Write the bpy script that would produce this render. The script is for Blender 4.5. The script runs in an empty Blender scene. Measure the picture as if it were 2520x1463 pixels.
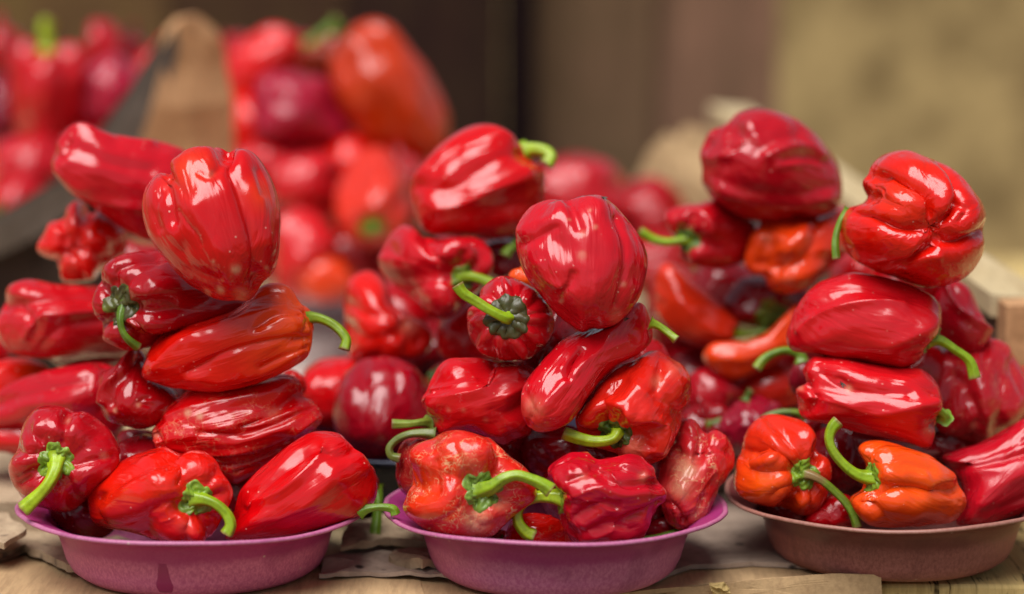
import bpy, math, random
import numpy as np
from mathutils import Vector, Matrix

# ------------------------------------------------------------------ camera, world, sun, exposure
scene = bpy.context.scene
COL = scene.collection
CAM_Z, PITCH, LENS = 0.42, math.radians(8.7), 90.0
FPX = 2520 * LENS / 36.0                      # focal length in the pixels that the outlines are given in (2520 x 1463)
cd = bpy.data.cameras.new("camera")
cam = bpy.data.objects.new("camera", cd)
COL.objects.link(cam)
cam.location = (0, 0, CAM_Z)
cam.rotation_euler = (math.pi / 2 - PITCH, 0, 0)
cd.lens = LENS
cd.sensor_width = 36
cd.clip_start = 0.05
cd.clip_end = 500
cd.dof.use_dof = True
cd.dof.focus_distance = 1.585
cd.dof.aperture_fstop = 2.4
scene.camera = cam

SUN_EL, SUN_AZ = math.radians(63), math.radians(207)      # azimuth clockwise from +Y: behind the camera, to the left
w = bpy.data.worlds.new("World")
scene.world = w
w.use_nodes = True
wn, wl = w.node_tree.nodes, w.node_tree.links
sky = wn.new("ShaderNodeTexSky")
sky.sky_type = 'NISHITA'
sky.sun_disc = False
sky.sun_elevation = SUN_EL
sky.sun_rotation = SUN_AZ
sky.air_density = 1.0
sky.dust_density = 0.8
sky.ozone_density = 1.0
hsv = wn.new("ShaderNodeHueSaturation")
hsv.inputs['Saturation'].default_value = 0.45
wl.new(sky.outputs[0], hsv.inputs['Color'])
wl.new(hsv.outputs[0], wn['Background'].inputs['Color'])
wn['Background'].inputs['Strength'].default_value = 0.05

sd = bpy.data.lights.new("sun", 'SUN')
sd.energy = 3.2
sd.angle = math.radians(50)
sd.color = (1.0, 0.975, 0.95)
sun = bpy.data.objects.new("sun", sd)
COL.objects.link(sun)
sdir = Vector((math.sin(SUN_AZ) * math.cos(SUN_EL), math.cos(SUN_AZ) * math.cos(SUN_EL), math.sin(SUN_EL)))
sun.rotation_euler = sdir.to_track_quat('Z', 'Y').to_euler()
sun.location = (-2, -2, 4)

scene.view_settings.view_transform = 'Standard'
scene.view_settings.look = 'None'
scene.view_settings.exposure = 0.55
scene.view_settings.gamma = 1.0

# ------------------------------------------------------------------ helpers
CP, SP = math.cos(PITCH), math.sin(PITCH)
RIGHT, UP, BACK = np.array([1., 0, 0]), np.array([0, SP, CP]), np.array([0, -CP, SP])   # camera axes in the world


def at(px, py, Y):
    """the point seen at pixel (px, py) that stands at distance Y in front of the camera foot"""
    dx, dy = (px - 1260.0) / FPX, (731.5 - py) / FPX
    d = dx * RIGHT + dy * UP - BACK
    k = Y / d[1]
    return np.array([0, 0, CAM_Z]) + d * k


def px_size(px, py, Y):
    """metres per pixel there"""
    p = at(px, py, Y) - np.array([0, 0, CAM_Z])
    return float(-(p @ BACK)) / FPX


def on_table(px, py, z=0.0):
    dx, dy = (px - 1260.0) / FPX, (731.5 - py) / FPX
    d = dx * RIGHT + dy * UP - BACK
    k = (z - CAM_Z) / d[2]
    return np.array([0, 0, CAM_Z]) + d * k


T = {0: (1, 0, 0), 1: (.4205, 0, 246), 2: (.4205, 0, 847.8), 3: (.4079, 861.3, 276.9), 4: (.4079, 861.3, 866.2),
     5: (.4079, 1566.4, 246.1), 6: (.4079, 1566.4, 866.2), 7: (.5, 0, 0), 8: (.5, 1260, 0), 9: (.3785, 1538, 553.7), 10: (.5469, 676.7, 369.1)}


def tr(t, pts):
    s, ox, oy = T[t]
    return [(p[0] * s + ox, p[1] * s + oy) + tuple(p[2:]) for p in pts]


def catmull(pts, n=6, closed=True):
    P = np.array(pts, float)
    N = len(P)
    out = []
    rng = range(N if closed else N - 1)
    for i in rng:
        if closed:
            a, b, c, d = P[(i - 1) % N], P[i], P[(i + 1) % N], P[(i + 2) % N]
        else:
            a, b, c, d = P[max(i - 1, 0)], P[i], P[i + 1], P[min(i + 2, N - 1)]
        for k in range(n):
            u = k / n
            out.append(.5 * ((2 * b) + (-a + c) * u + (2 * a - 5 * b + 4 * c - d) * u * u + (-a + 3 * b - 3 * c + d) * u ** 3))
    if not closed:
        out.append(P[-1])
    return np.array(out)


def waves(p, freq, seed, n=9):
    """smooth pseudo-noise, about -1..1, from a handful of random plane waves with a little warping"""
    r = np.random.RandomState(seed)
    q = p * freq
    q = q + .45 * np.sin(q[:, [1, 2, 0]] * 1.3 + r.rand(3) * 6)
    o = np.zeros(len(p))
    for _ in range(n):
        k = r.normal(size=3)
        k *= (.7 + .7 * r.rand()) / np.linalg.norm(k)
        o += np.sin(q @ k * 2.2 + r.rand() * 6.283)
    return o / math.sqrt(n) * .9


def smooth(a, b, x):
    t = np.clip((x - a) / (b - a), 0, 1)
    return t * t * (3 - 2 * t)


def mesh(name, verts, faces, mat=None, flat=False, parent=None, color=None, attr=None, loc=None, fruit=None):
    """one mesh object; faces is a list of tuples or an (n,4) array"""
    me = bpy.data.meshes.new(name)
    verts = np.asarray(verts, float)
    if loc is None:
        loc = np.zeros(3)
    vv = verts - loc
    if isinstance(faces, np.ndarray):
        n, k = faces.shape
        me.vertices.add(len(vv))
        me.vertices.foreach_set("co", vv.ravel())
        me.loops.add(n * k)
        me.loops.foreach_set("vertex_index", faces.ravel().astype(np.int32))
        me.polygons.add(n)
        me.polygons.foreach_set("loop_start", np.arange(0, n * k, k, dtype=np.int32))
        me.polygons.foreach_set("loop_total", np.full(n, k, dtype=np.int32))
        me.update(calc_edges=True)
        me.validate()
    else:
        me.from_pydata([tuple(v) for v in vv], [], faces)
        me.update()
    if not flat:
        me.polygons.foreach_set("use_smooth", np.ones(len(me.polygons), dtype=bool))
    if attr is not None:
        a = me.color_attributes.new("skin", 'FLOAT_COLOR', 'POINT')
        a.data.foreach_set("color", attr.astype(np.float32).ravel())
    if fruit is not None:
        a = me.attributes.new("fruit", 'FLOAT_VECTOR', 'POINT')
        a.data.foreach_set("vector", fruit.astype(np.float32).ravel())
    if mat:
        me.materials.append(mat)
    o = bpy.data.objects.new(name, me)
    COL.objects.link(o)
    if parent is not None:
        o.parent = parent
        o.location = Vector(loc) - parent.location
    else:
        o.location = loc
    if color is not None:
        o.color = (*color, 1)
    return o


def tag(o, label=None, cat=None, group=None, kind=None):
    for k, v in (("label", label), ("category", cat), ("group", group), ("kind", kind)):
        if v:
            o[k] = v
    return o


def empty(name, loc):
    o = bpy.data.objects.new(name, None)
    o.empty_display_size = .01
    o.location = loc
    COL.objects.link(o)
    return o


# ------------------------------------------------------------------ materials
def new_mat(name):
    m = bpy.data.materials.new(name)
    m.use_nodes = True
    return m, m.node_tree.nodes, m.node_tree.links, m.node_tree.nodes['Principled BSDF']


def N(ns, t, **kw):
    n = ns.new(t)
    for k, v in kw.items():
        setattr(n, k, v)
    return n


def mixc(ns, ls, fac, a, b, blend='MIX'):
    m = N(ns, "ShaderNodeMix", data_type='RGBA', blend_type=blend)
    for sock, v in ((m.inputs['Factor'], fac), (m.inputs['A'], a), (m.inputs['B'], b)):
        if isinstance(v, bpy.types.NodeSocket):
            ls.new(v, sock)
        elif isinstance(v, (int, float)):
            sock.default_value = v
        else:
            sock.default_value = (*v, 1) if len(v) == 3 else v
    return m.outputs['Result']


def ramp(ns, ls, src, a, b, va=0.0, vb=1.0):
    r = N(ns, "ShaderNodeMapRange")
    r.interpolation_type = 'SMOOTHSTEP'
    ls.new(src, r.inputs['Value'])
    r.inputs['From Min'].default_value = a
    r.inputs['From Max'].default_value = b
    r.inputs['To Min'].default_value = va
    r.inputs['To Max'].default_value = vb
    return r.outputs['Result']


def mth(ns, ls, op, a, b=None):
    m = N(ns, "ShaderNodeMath", operation=op)
    for i, v in enumerate((a, b)):
        if v is None:
            continue
        if isinstance(v, bpy.types.NodeSocket):
            ls.new(v, m.inputs[i])
        else:
            m.inputs[i].default_value = v
    return m.outputs[0]


def coords(ns, ls, rnd=True):
    tc = N(ns, "ShaderNodeTexCoord")
    if not rnd:
        return tc.outputs['Object']
    oi = N(ns, "ShaderNodeObjectInfo")
    ad = N(ns, "ShaderNodeVectorMath", operation='ADD')
    mu = mth(ns, ls, 'MULTIPLY', oi.outputs['Random'], 7.3)
    ls.new(tc.outputs['Object'], ad.inputs[0])
    ls.new(mu, ad.inputs[1])
    return ad.outputs[0]


def noise(ns, ls, vec, scale, detail=3, rough=.55, dist=0.0):
    n = N(ns, "ShaderNodeTexNoise")
    n.inputs['Scale'].default_value = scale
    n.inputs['Detail'].default_value = detail
    n.inputs['Roughness'].default_value = rough
    n.inputs['Distortion'].default_value = dist
    ls.new(vec, n.inputs['Vector'])
    return n.outputs['Fac']


def vmap(ns, ls, vec, sc=(1, 1, 1), rot=(0, 0, 0)):
    m = N(ns, "ShaderNodeMapping")
    m.inputs['Scale'].default_value = sc
    m.inputs['Rotation'].default_value = rot
    ls.new(vec, m.inputs['Vector'])
    return m.outputs[0]


def bump(ns, ls, h, strength, dist, prev=None):
    b = N(ns, "ShaderNodeBump")
    b.inputs['Strength'].default_value = strength
    b.inputs['Distance'].default_value = dist
    ls.new(h, b.inputs['Height'])
    if prev is not None:
        ls.new(prev, b.inputs['Normal'])
    return b.outputs[0]


def make_skin():
    """pepper skin: the object's own red, ripening towards orange, pale scars, fine cracks, specks and wax"""
    m, ns, ls, bs = new_mat("pepper_skin")
    oi = N(ns, "ShaderNodeObjectInfo")
    at_ = N(ns, "ShaderNodeAttribute", attribute_name="skin")
    sep = N(ns, "ShaderNodeSeparateColor")
    ls.new(at_.outputs['Color'], sep.inputs[0])
    org, pale, crack = sep.outputs[0], sep.outputs[1], sep.outputs[2]
    v = coords(ns, ls)
    lv = N(ns, "ShaderNodeAttribute", attribute_name="fruit").outputs['Vector']
    base = oi.outputs['Color']
    n1 = noise(ns, ls, lv, 2.4, 5, .6, .3)
    c = mixc(ns, ls, ramp(ns, ls, n1, .45, .8, 0, .16), base, (.34, .002, .004), 'MIX')
    n2 = noise(ns, ls, v, 55, 2)
    c = mixc(ns, ls, mth(ns, ls, 'MULTIPLY', org, ramp(ns, ls, n2, .25, .6, .75, 1)), c, (.84, .085, .003))
    # pale sun scald
    n3 = noise(ns, ls, v, 130, 5, .65)
    pf = mth(ns, ls, 'MULTIPLY', pale, ramp(ns, ls, n3, .3, .62, .45, 1.0))
    c = mixc(ns, ls, pf, c, (.62, .33, .19))
    # dry cracks
    gate = ramp(ns, ls, noise(ns, ls, v, 70, 3), .46, .60)
    h1 = ramp(ns, ls, mth(ns, ls, 'ABSOLUTE', mth(ns, ls, 'SUBTRACT', noise(ns, ls, vmap(ns, ls, v, (1, 1, 2.2), (.4, .9, .2)), 85, 1.5, .5, .9), .5)), .004, .020, 1, 0)
    h2 = ramp(ns, ls, mth(ns, ls, 'ABSOLUTE', mth(ns, ls, 'SUBTRACT', noise(ns, ls, vmap(ns, ls, v, (2.4, 1, 1), (.2, .3, .8)), 105, 1.5, .5, .9), .5)), .004, .018, 1, 0)
    line = mth(ns, ls, 'MULTIPLY', mth(ns, ls, 'MAXIMUM', h1, h2), gate)
    cl = mth(ns, ls, 'MULTIPLY', line, crack)
    c = mixc(ns, ls, mth(ns, ls, 'MULTIPLY', cl, .8), c, (.72, .40, .20))
    # specks
    sv = N(ns, "ShaderNodeTexVoronoi")
    sv.inputs['Scale'].default_value = 290
    ls.new(v, sv.inputs['Vector'])
    spk = ramp(ns, ls, sv.outputs['Distance'], .13, .24, 1, 0)
    ssep = N(ns, "ShaderNodeSeparateColor")
    ls.new(sv.outputs['Color'], ssep.inputs[0])
    spk = mth(ns, ls, 'MULTIPLY', spk, ramp(ns, ls, ssep.outputs[0], .86, .92))
    spk = mth(ns, ls, 'MULTIPLY', spk, ramp(ns, ls, noise(ns, ls, v, 25, 2), .42, .6))
    c = mixc(ns, ls, mth(ns, ls, 'MULTIPLY', spk, .6), c, (.78, .45, .36))
    ls.new(c, bs.inputs['Base Color'])
    # wax: smears of duller skin
    rn = noise(ns, ls, lv, 1.7, 3, .55, .5)
    rr = ramp(ns, ls, rn, .36, .68, .13, .34)
    rr2 = mth(ns, ls, 'ADD', rr, mth(ns, ls, 'MULTIPLY', pale, .25))
    ls.new(rr2, bs.inputs['Roughness'])
    bs.inputs['IOR'].default_value = 1.43
    bs.inputs['Coat Weight'].default_value = .4
    bs.inputs['Coat Roughness'].default_value = .11
    bs.inputs['Subsurface Weight'].default_value = .08
    bs.inputs['Subsurface Radius'].default_value = (1.0, .12, .06)
    bs.inputs['Subsurface Scale'].default_value = .006
    b0 = bump(ns, ls, noise(ns, ls, v, 34, 1.5, .4), .45, .010)
    b1 = bump(ns, ls, noise(ns, ls, lv, 3.6, 2, .5, .6), .42, .0036, b0)
    b2 = bump(ns, ls, noise(ns, ls, v, 420, 3, .6), .08, .0007, b1)
    b3 = bump(ns, ls, spk, .35, .0006, b2)
    b4 = bump(ns, ls, cl, -.35, .0008, b3)
    ls.new(b4, bs.inputs['Normal'])
    ls.new(b4, bs.inputs['Coat Normal'])
    return m


def make_green(name, dark):
    """stalks and calyces: object colour with streaks and small dark marks"""
    m, ns, ls, bs = new_mat(name)
    oi = N(ns, "ShaderNodeObjectInfo")
    v = coords(ns, ls)
    n1 = noise(ns, ls, v, 140, 4, .6)
    c = mixc(ns, ls, ramp(ns, ls, n1, .38, .7, 0, dark), oi.outputs['Color'], (.035, .05, .008))
    n2 = noise(ns, ls, v, 40, 2)
    c = mixc(ns, ls, ramp(ns, ls, n2, .5, .75, 0, .45), c, (.30, .36, .03))
    vo = N(ns, "ShaderNodeTexVoronoi")
    vo.inputs['Scale'].default_value = 420
    ls.new(v, vo.inputs['Vector'])
    c = mixc(ns, ls, ramp(ns, ls, vo.outputs['Distance'], .08, .2, .5 * dark + .15, 0), c, (.03, .035, .01))
    sk = N(ns, "ShaderNodeAttribute", attribute_name="skin")
    ks = N(ns, "ShaderNodeSeparateColor")
    ls.new(sk.outputs['Color'], ks.inputs[0])
    c = mixc(ns, ls, mth(ns, ls, 'MULTIPLY', ks.outputs[0], ramp(ns, ls, n1, .25, .55, .6, 1)), c, (.24, .15, .055))
    ls.new(c, bs.inputs['Base Color'])
    bs.inputs['Roughness'].default_value = .38
    bs.inputs['Subsurface Weight'].default_value = .1
    bs.inputs['Subsurface Scale'].default_value = .003
    b1 = bump(ns, ls, n1, .45, .0014)
    ls.new(b1, bs.inputs['Normal'])
    return m


def make_plastic(name, col, dust, dusty=1.0, zlo=.012, zhi=.028):
    """moulded plastic bowl, scuffed and dusty on its lower wall"""
    m, ns, ls, bs = new_mat(name)
    tc = N(ns, "ShaderNodeTexCoord")
    v = tc.outputs['Object']
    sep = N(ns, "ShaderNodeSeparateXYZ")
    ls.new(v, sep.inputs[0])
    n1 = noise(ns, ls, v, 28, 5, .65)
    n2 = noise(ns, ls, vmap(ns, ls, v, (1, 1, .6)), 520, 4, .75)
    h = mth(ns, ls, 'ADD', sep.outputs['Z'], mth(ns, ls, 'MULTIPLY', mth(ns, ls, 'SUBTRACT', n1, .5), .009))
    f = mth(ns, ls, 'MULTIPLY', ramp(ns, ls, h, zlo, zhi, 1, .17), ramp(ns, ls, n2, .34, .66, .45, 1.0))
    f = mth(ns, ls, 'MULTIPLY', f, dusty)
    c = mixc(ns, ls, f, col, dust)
    # stains where liquid ran down the side
    n3 = noise(ns, ls, vmap(ns, ls, v, (1, 1, .35)), 38, 2)
    c = mixc(ns, ls, ramp(ns, ls, n3, .57, .70, 0, .25), c, tuple(x * .45 for x in col))
    vo = N(ns, "ShaderNodeTexVoronoi")
    vo.inputs['Scale'].default_value = 120
    ls.new(v, vo.inputs['Vector'])
    vs = N(ns, "ShaderNodeSeparateColor")
    ls.new(vo.outputs['Color'], vs.inputs[0])
    sp = mth(ns, ls, 'MULTIPLY', ramp(ns, ls, vo.outputs['Distance'], .06, .13, 1, 0), ramp(ns, ls, vs.outputs[0], .8, .86))
    c = mixc(ns, ls, mth(ns, ls, 'MULTIPLY', sp, .7), c, (.55, .42, .36))
    ls.new(c, bs.inputs['Base Color'])
    ls.new(ramp(ns, ls, f, 0, 1, .34, .62), bs.inputs['Roughness'])
    b1 = bump(ns, ls, n2, .12, .0005)
    b2 = bump(ns, ls, n1, .12, .002, b1)
    ls.new(b2, bs.inputs['Normal'])
    return m


def make_board(name, c1, c2, c3, scale=(1, 1, 1), rough=.85, grain=60, spots=0.0, bstr=.3, cracks=0.0):
    """cardboard, wood and mud: two-scale mottling with a stretched grain"""
    m, ns, ls, bs = new_mat(name)
    v = coords(ns, ls)
    vm = vmap(ns, ls, v, scale)
    n1 = noise(ns, ls, v, 9, 5, .6)
    n2 = noise(ns, ls, vm, grain, 6, .65)
    n3 = noise(ns, ls, vm, grain * 4, 4, .7)
    c = mixc(ns, ls, ramp(ns, ls, n1, .3, .7), c1, c2)
    c = mixc(ns, ls, ramp(ns, ls, n2, .42, .72, 0, .75), c, c3)
    c = mixc(ns, ls, ramp(ns, ls, n3, .35, .7, 0, .25), c, tuple(x * .4 for x in c1))
    if cracks:
        ln = mth(ns, ls, 'ABSOLUTE', mth(ns, ls, 'SUBTRACT', noise(ns, ls, vm, cracks, 2, .5, .2), .5))
        ck = mth(ns, ls, 'MULTIPLY', ramp(ns, ls, ln, .004, .020, 1, 0), ramp(ns, ls, noise(ns, ls, v, 45, 2), .42, .55))
        c = mixc(ns, ls, ck, c, (.045, .028, .012))
    if spots:
        vo = N(ns, "ShaderNodeTexVoronoi")
        vo.inputs['Scale'].default_value = 70
        ls.new(v, vo.inputs['Vector'])
        vs = N(ns, "ShaderNodeSeparateColor")
        ls.new(vo.outputs['Color'], vs.inputs[0])
        sp = mth(ns, ls, 'MULTIPLY', ramp(ns, ls, vo.outputs['Distance'], .10, .3, 1, 0), ramp(ns, ls, vs.outputs[0], .55, .65))
        c = mixc(ns, ls, mth(ns, ls, 'MULTIPLY', sp, spots), c, (.05, .035, .03))
    ls.new(c, bs.inputs['Base Color'])
    bs.inputs['Roughness'].default_value = rough
    bs.inputs['Specular IOR Level'].default_value = .12
    b1 = bump(ns, ls, n2, bstr, .0022)
    b2 = bump(ns, ls, n3, bstr * .7, .0006, b1)
    ls.new(b2, bs.inputs['Normal'])
    return m


SKIN = make_skin()
STALK = make_green("stalk_green", .35)
CALYX = make_green("calyx_green", .5)

# ------------------------------------------------------------------ the pepper builder
RED, DEEP, BRIGHT, ORANGE, WINE = (.56, .0012, .003), (.36, .001, .004), (.66, .006, .002), (.80, .075, .003), (.22, .001, .005)  # WINE also puts bowl shade into the colour of some filler peppers
GREEN, LIME, LEAF, OLIVE = (.25, .39, .008), (.35, .50, .010), (.20, .32, .020), (.060, .050, .014)
GROUPS = {}


def pepper(key, t, outline, Y, label, col=RED, pole=None, tip=None, zs=1, asp=1.15, lobes=4, ld=.10, ph=0.0,
           dent=.16, tdent=.0, taper=.25, block=.62, lump=.022, wr=None, strokes=(), org=None, pale=(), crack=0.0,
           calyx=None, stem=None, thick=1.0, res=2, name="pepper", cat="pepper", group=None, seed=None, extra=None):
    seed = seed if seed is not None else sum(ord(ch) * (i + 3) for i, ch in enumerate(key)) % 9973
    rs = np.random.RandomState(seed)
    out = catmull(tr(t, outline))
    c = out.mean(0)
    # area centroid
    x, y = out[:, 0], out[:, 1]
    cr = x * np.roll(y, -1) - np.roll(x, -1) * y
    A = cr.sum() / 2
    c = np.array([((x + np.roll(x, -1)) * cr).sum(), ((y + np.roll(y, -1)) * cr).sum()]) / (6 * A)
    A = abs(A)
    rel = (out - c) * (1, -1)
    NU, NV = {3: (192, 128), 2: (152, 104), 1: (72, 52), 0: (44, 32)}[res]

    mark, sgn = (pole, 1) if pole is not None else (tip, -1)
    if mark is None:
        mark, sgn = tuple(c + np.array([.3, .5]) * 30), 1
    else:
        mark = tr(t, [mark])[0]
    mk = (np.array(mark[:2]) - c) * (1, -1)
    R = math.sqrt(A / math.pi)
    s = .5
    for _ in range(12):
        h = asp * R
        s = min(np.linalg.norm(mk) / (h * (.9 if sgn > 0 else 1.0)), .985)
        R = math.sqrt(A / math.pi / math.sqrt((asp * s) ** 2 + 1 - s * s))
    h = asp * R
    dxy = mk / max(np.linalg.norm(mk), 1e-6) * s
    d = np.array([dxy[0], dxy[1], zs * math.sqrt(max(1 - s * s, 0))]) * sgn      # towards the stalk
    d /= np.linalg.norm(d)
    e1 = np.cross(d, [0.13, .31, .94])
    e1 /= np.linalg.norm(e1)
    e2 = np.cross(d, e1)

    u = np.linspace(0, 1, NV)[:, None] * math.pi
    f = np.linspace(0, 2 * math.pi, NU, endpoint=False)[None, :] + 0 * u
    u = u + 0 * f
    tt = u / math.pi
    z = np.cos(u)
    r = np.abs(np.sin(u)) ** block
    r = r * (1 - taper * tt ** 1.3) / (1 - taper * .3)
    fw = f + .22 * np.sin(f + rs.rand() * 6) + .25 * np.sin(2.2 * tt * 2 + rs.rand() * 6) + ph
    g = np.abs(np.cos(lobes * fw / 2))
    groove = 1 - np.sqrt(g * g + .03)
    amp = ld * (.55 + .45 * np.cos(u * .9)) * smooth(0, .10, tt) * smooth(1, .90, tt)
    lob = 1 + .35 * ld * np.cos(fw + rs.rand() * 6)
    r = r * (1 - amp * groove * 1.6) * lob
    z = z - dent * np.exp(-(r / .42) ** 2) * (z > 0) * (1 + .2 * groove) - dent * .8 * groove * smooth(.55, .0, tt) * (r / .8)
    z = z + tdent * np.exp(-(r / .38) ** 2) * (z < 0) * (1 + .8 * groove * smooth(1, .92, tt))
    zz = z * h
    rr = r * R
    P = (rr * np.cos(f))[..., None] * e1 + (rr * np.sin(f))[..., None] * e2 + zz[..., None] * d
    P = P.reshape(-1, 3)

    # fit the outline: stretch about the middle, more towards the rim
    def fit(P, zscale):
        th = np.arctan2(P[:, 1], P[:, 0])
        rad = np.hypot(P[:, 0], P[:, 1])
        NB = 180
        b = ((th + math.pi) / (2 * math.pi) * NB).astype(int) % NB
        s0 = np.zeros(NB)
        np.maximum.at(s0, b, rad)
        if (s0 == 0).any():
            k = np.where(s0 > 0)[0]
            s0 = np.interp(np.arange(NB), np.r_[k - NB, k, k + NB], np.tile(s0[k], 3))
        s0 = (np.roll(s0, 1) + 2 * s0 + np.roll(s0, -1)) / 4
        a0 = (np.arange(NB) + .5) / NB * 2 * math.pi - math.pi
        s1 = np.zeros(NB)
        q0, q1 = rel, np.roll(rel, -1, 0)
        for i, a in enumerate(a0):
            dx, dy = math.cos(a), math.sin(a)
            e = q1 - q0
            den = dx * e[:, 1] - dy * e[:, 0]
            den = np.where(np.abs(den) < 1e-9, 1e-9, den)
            tt_ = (q0[:, 0] * e[:, 1] - q0[:, 1] * e[:, 0]) / den
            uu_ = (q0[:, 0] * dy - q0[:, 1] * dx) / den
            ok = (uu_ >= 0) & (uu_ <= 1) & (tt_ > 0)
            s1[i] = tt_[ok].max() if ok.any() else R
        ratio = s1 / s0
        ratio = (np.roll(ratio, 1) + 2 * ratio + np.roll(ratio, -1)) / 4
        mean = float(np.sqrt((s1 ** 2).mean() / (s0 ** 2).mean()))
        rv = np.interp(th, np.r_[a0 - 2 * math.pi, a0, a0 + 2 * math.pi], np.tile(ratio, 3))
        sv = np.interp(th, np.r_[a0 - 2 * math.pi, a0, a0 + 2 * math.pi], np.tile(s0, 3))
        k = mean + (rv - mean) * smooth(.05, .95, rad / sv)
        Q = P.copy()
        Q[:, :2] *= k[:, None]
        Q[:, 2] *= mean * zscale if zscale else 1
        return Q

    P = fit(P, thick)
    # bring the marked end to where it is seen
    for _ in range(3):
        end = P[:NU].mean(0) if sgn > 0 else P[-NU:].mean(0)
        er = mk - end[:2]
        if np.linalg.norm(er) > .45 * R:
            er *= .45 * R / np.linalg.norm(er)
        wgt = np.exp(-((P - end) ** 2).sum(1) / (.75 * R) ** 2)
        P[:, :2] += wgt[:, None] * er
    P = fit(P, 0)

    def normals(P):
        G = P.reshape(NV, NU, 3)
        du = np.roll(G, -1, 1) - np.roll(G, 1, 1)
        dv = np.gradient(G, axis=0)
        n = np.cross(du, dv)
        n /= np.linalg.norm(n, axis=2, keepdims=True) + 1e-9
        n[0] = d
        n[-1] = -d
        n = n.reshape(-1, 3)
        if ((n * P).sum(1)).mean() < 0:
            n = -n
            n[:NU] = d
            n[-NU:] = -d
        return n

    Nn = normals(P)
    q = P / R
    calm = smooth(0, .12, tt.ravel()) * smooth(1, .93, tt.ravel()) * .85 + .15
    P = P + Nn * (R * lump * (waves(q, 1.5, seed) + .45 * waves(q, 3.4, seed + 1) + .20 * waves(q, 7.5, seed + 2) * smooth(-.6, .9, waves(q, 1.1, seed + 3))) * calm)[:, None]
    if wr is None and res >= 2:
        wr = (.010, 2.6, .75)
    if wr:
        a, fr, an = wr                       # amplitude, frequency, 0 = crumpled all over .. 1 = pleats along the fruit
        qa = np.stack([np.cos(f).ravel() * 1.0, np.sin(f).ravel() * 1.0, (tt * 2 * (1 - an * .85)).ravel()], 1)
        qw = qa * an + q * (1 - an)
        rid = 1 - np.abs(waves(qw, fr, seed + 5)) * 1.25
        rid += .4 * (1 - np.abs(waves(qw, fr * 2.1, seed + 6)) * 1.25)
        P = P + Nn * (R * a * (rid - .4) * calm)[:, None]
    for st in strokes:
        pts, wd, dp = st[0], st[1], st[2]
        L = (catmull([p[:2] for p in tr(t, pts)], 8, False) - c) * (1, -1)
        Nn = normals(P)
        fr_ = smooth(.02, .35, Nn[:, 2]) * (.25 + .75 * smooth(0, .05, tt.ravel()) * smooth(1, .95, tt.ravel()))
        best = np.full(len(P), 1e9)
        for a, b in zip(L[:-1], L[1:]):
            ab = b - a
            k = np.clip(((P[:, :2] - a) @ ab) / (ab @ ab + 1e-9), 0, 1)
            best = np.minimum(best, np.hypot(*(P[:, :2] - a - k[:, None] * ab).T))
        # ends fade out
        P = P - Nn * (fr_ * 1.35 * dp * np.exp(-(best / wd) ** 1.5))[:, None]
    P0 = P
    # skin attributes
    at_ = np.zeros((len(P), 4))
    at_[:, 3] = 1
    if org:
        # (mode, amount): 's' ripening to orange at the stalk, 't' at the tip, 'a' all over, or a list of blobs
        for o_ in org:
            if o_[0] == 's':
                at_[:, 0] = np.maximum(at_[:, 0], o_[1] * smooth(o_[2] if len(o_) > 2 else .6, .1, tt.ravel()))
            elif o_[0] == 't':
                at_[:, 0] = np.maximum(at_[:, 0], o_[1] * smooth(.45, .95, tt.ravel()))
            else:
                bx, by = tr(t, [o_[:2]])[0]
                dd = np.hypot(P[:, 0] - (bx - c[0]), P[:, 1] + (by - c[1]))
                at_[:, 0] = np.maximum(at_[:, 0], o_[3] * np.exp(-(dd / (o_[2] * T[t][0])) ** 2) * (P[:, 2] > -.1 * R))
    for bx, by, br, ba in pale:
        X, Yb = tr(t, [(bx, by)])[0]
        dd = np.hypot(P[:, 0] - (X - c[0]), P[:, 1] + (Yb - c[1]))
        at_[:, 1] = np.maximum(at_[:, 1], ba * np.exp(-(dd / (br * T[t][0])) ** 2.5) * (P[:, 2] > -.1 * R))
    at_[:, 2] = crack

    sc = px_size(c[0], c[1], Y)
    ctr = at(c[0], c[1], Y)
    M = np.stack([RIGHT, UP, BACK])

    def world(Q):
        return ctr + (Q * sc) @ M

    V = world(P)
    fr3 = np.stack([np.cos(f).ravel() * np.sin(u).ravel() ** .5, np.sin(f).ravel() * np.sin(u).ravel() ** .5, (tt * asp * .42).ravel()], 1) * (R * sc / .03) + seed * .37
    i0 = np.arange(NV - 1)[:, None] * NU
    j = np.arange(NU)[None, :]
    jn = (j + 1) % NU
    F = np.stack([i0 + j, i0 + jn, i0 + NU + jn, i0 + NU + j], -1).reshape(-1, 4)
    # close the two ends on one vertex each
    V = V.copy()
    V[:NU] = V[:NU].mean(0)
    V[-NU:] = V[-NU:].mean(0)
    # orientation
    a_, b_, c_ = V[F[NU * 5, 0]], V[F[NU * 5, 1]], V[F[NU * 5, 2]]
    nrm = np.cross(b_ - a_, c_ - a_)
    if nrm @ (a_ - V.mean(0)) < 0:
        F = F[:, ::-1].copy()
    # weld the poles (drop the repeated vertices)
    keep = np.r_[0, np.arange(NU, len(V) - NU), len(V) - 1]
    idx = np.empty(len(V), int)
    idx[:NU] = 0
    idx[NU:len(V) - NU] = np.arange(1, len(V) - 2 * NU + 1)
    idx[len(V) - NU:] = len(keep) - 1
    F2 = idx[F]
    faces = []
    quads = F2[NU:-NU]
    cap0, cap1 = F2[:NU], F2[-NU:]
    faces = [tuple(int(k) for k in q_) for q_ in quads]
    for cap in (cap0, cap1):
        for q_ in cap:
            tri = []
            for k in q_:
                if int(k) not in tri:
                    tri.append(int(k))
            faces.append(tuple(tri))
    loc = np.array([V[:, 0].mean(), V[:, 1].mean(), V[:, 2].min()])
    single = calyx is None and stem is None
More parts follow.
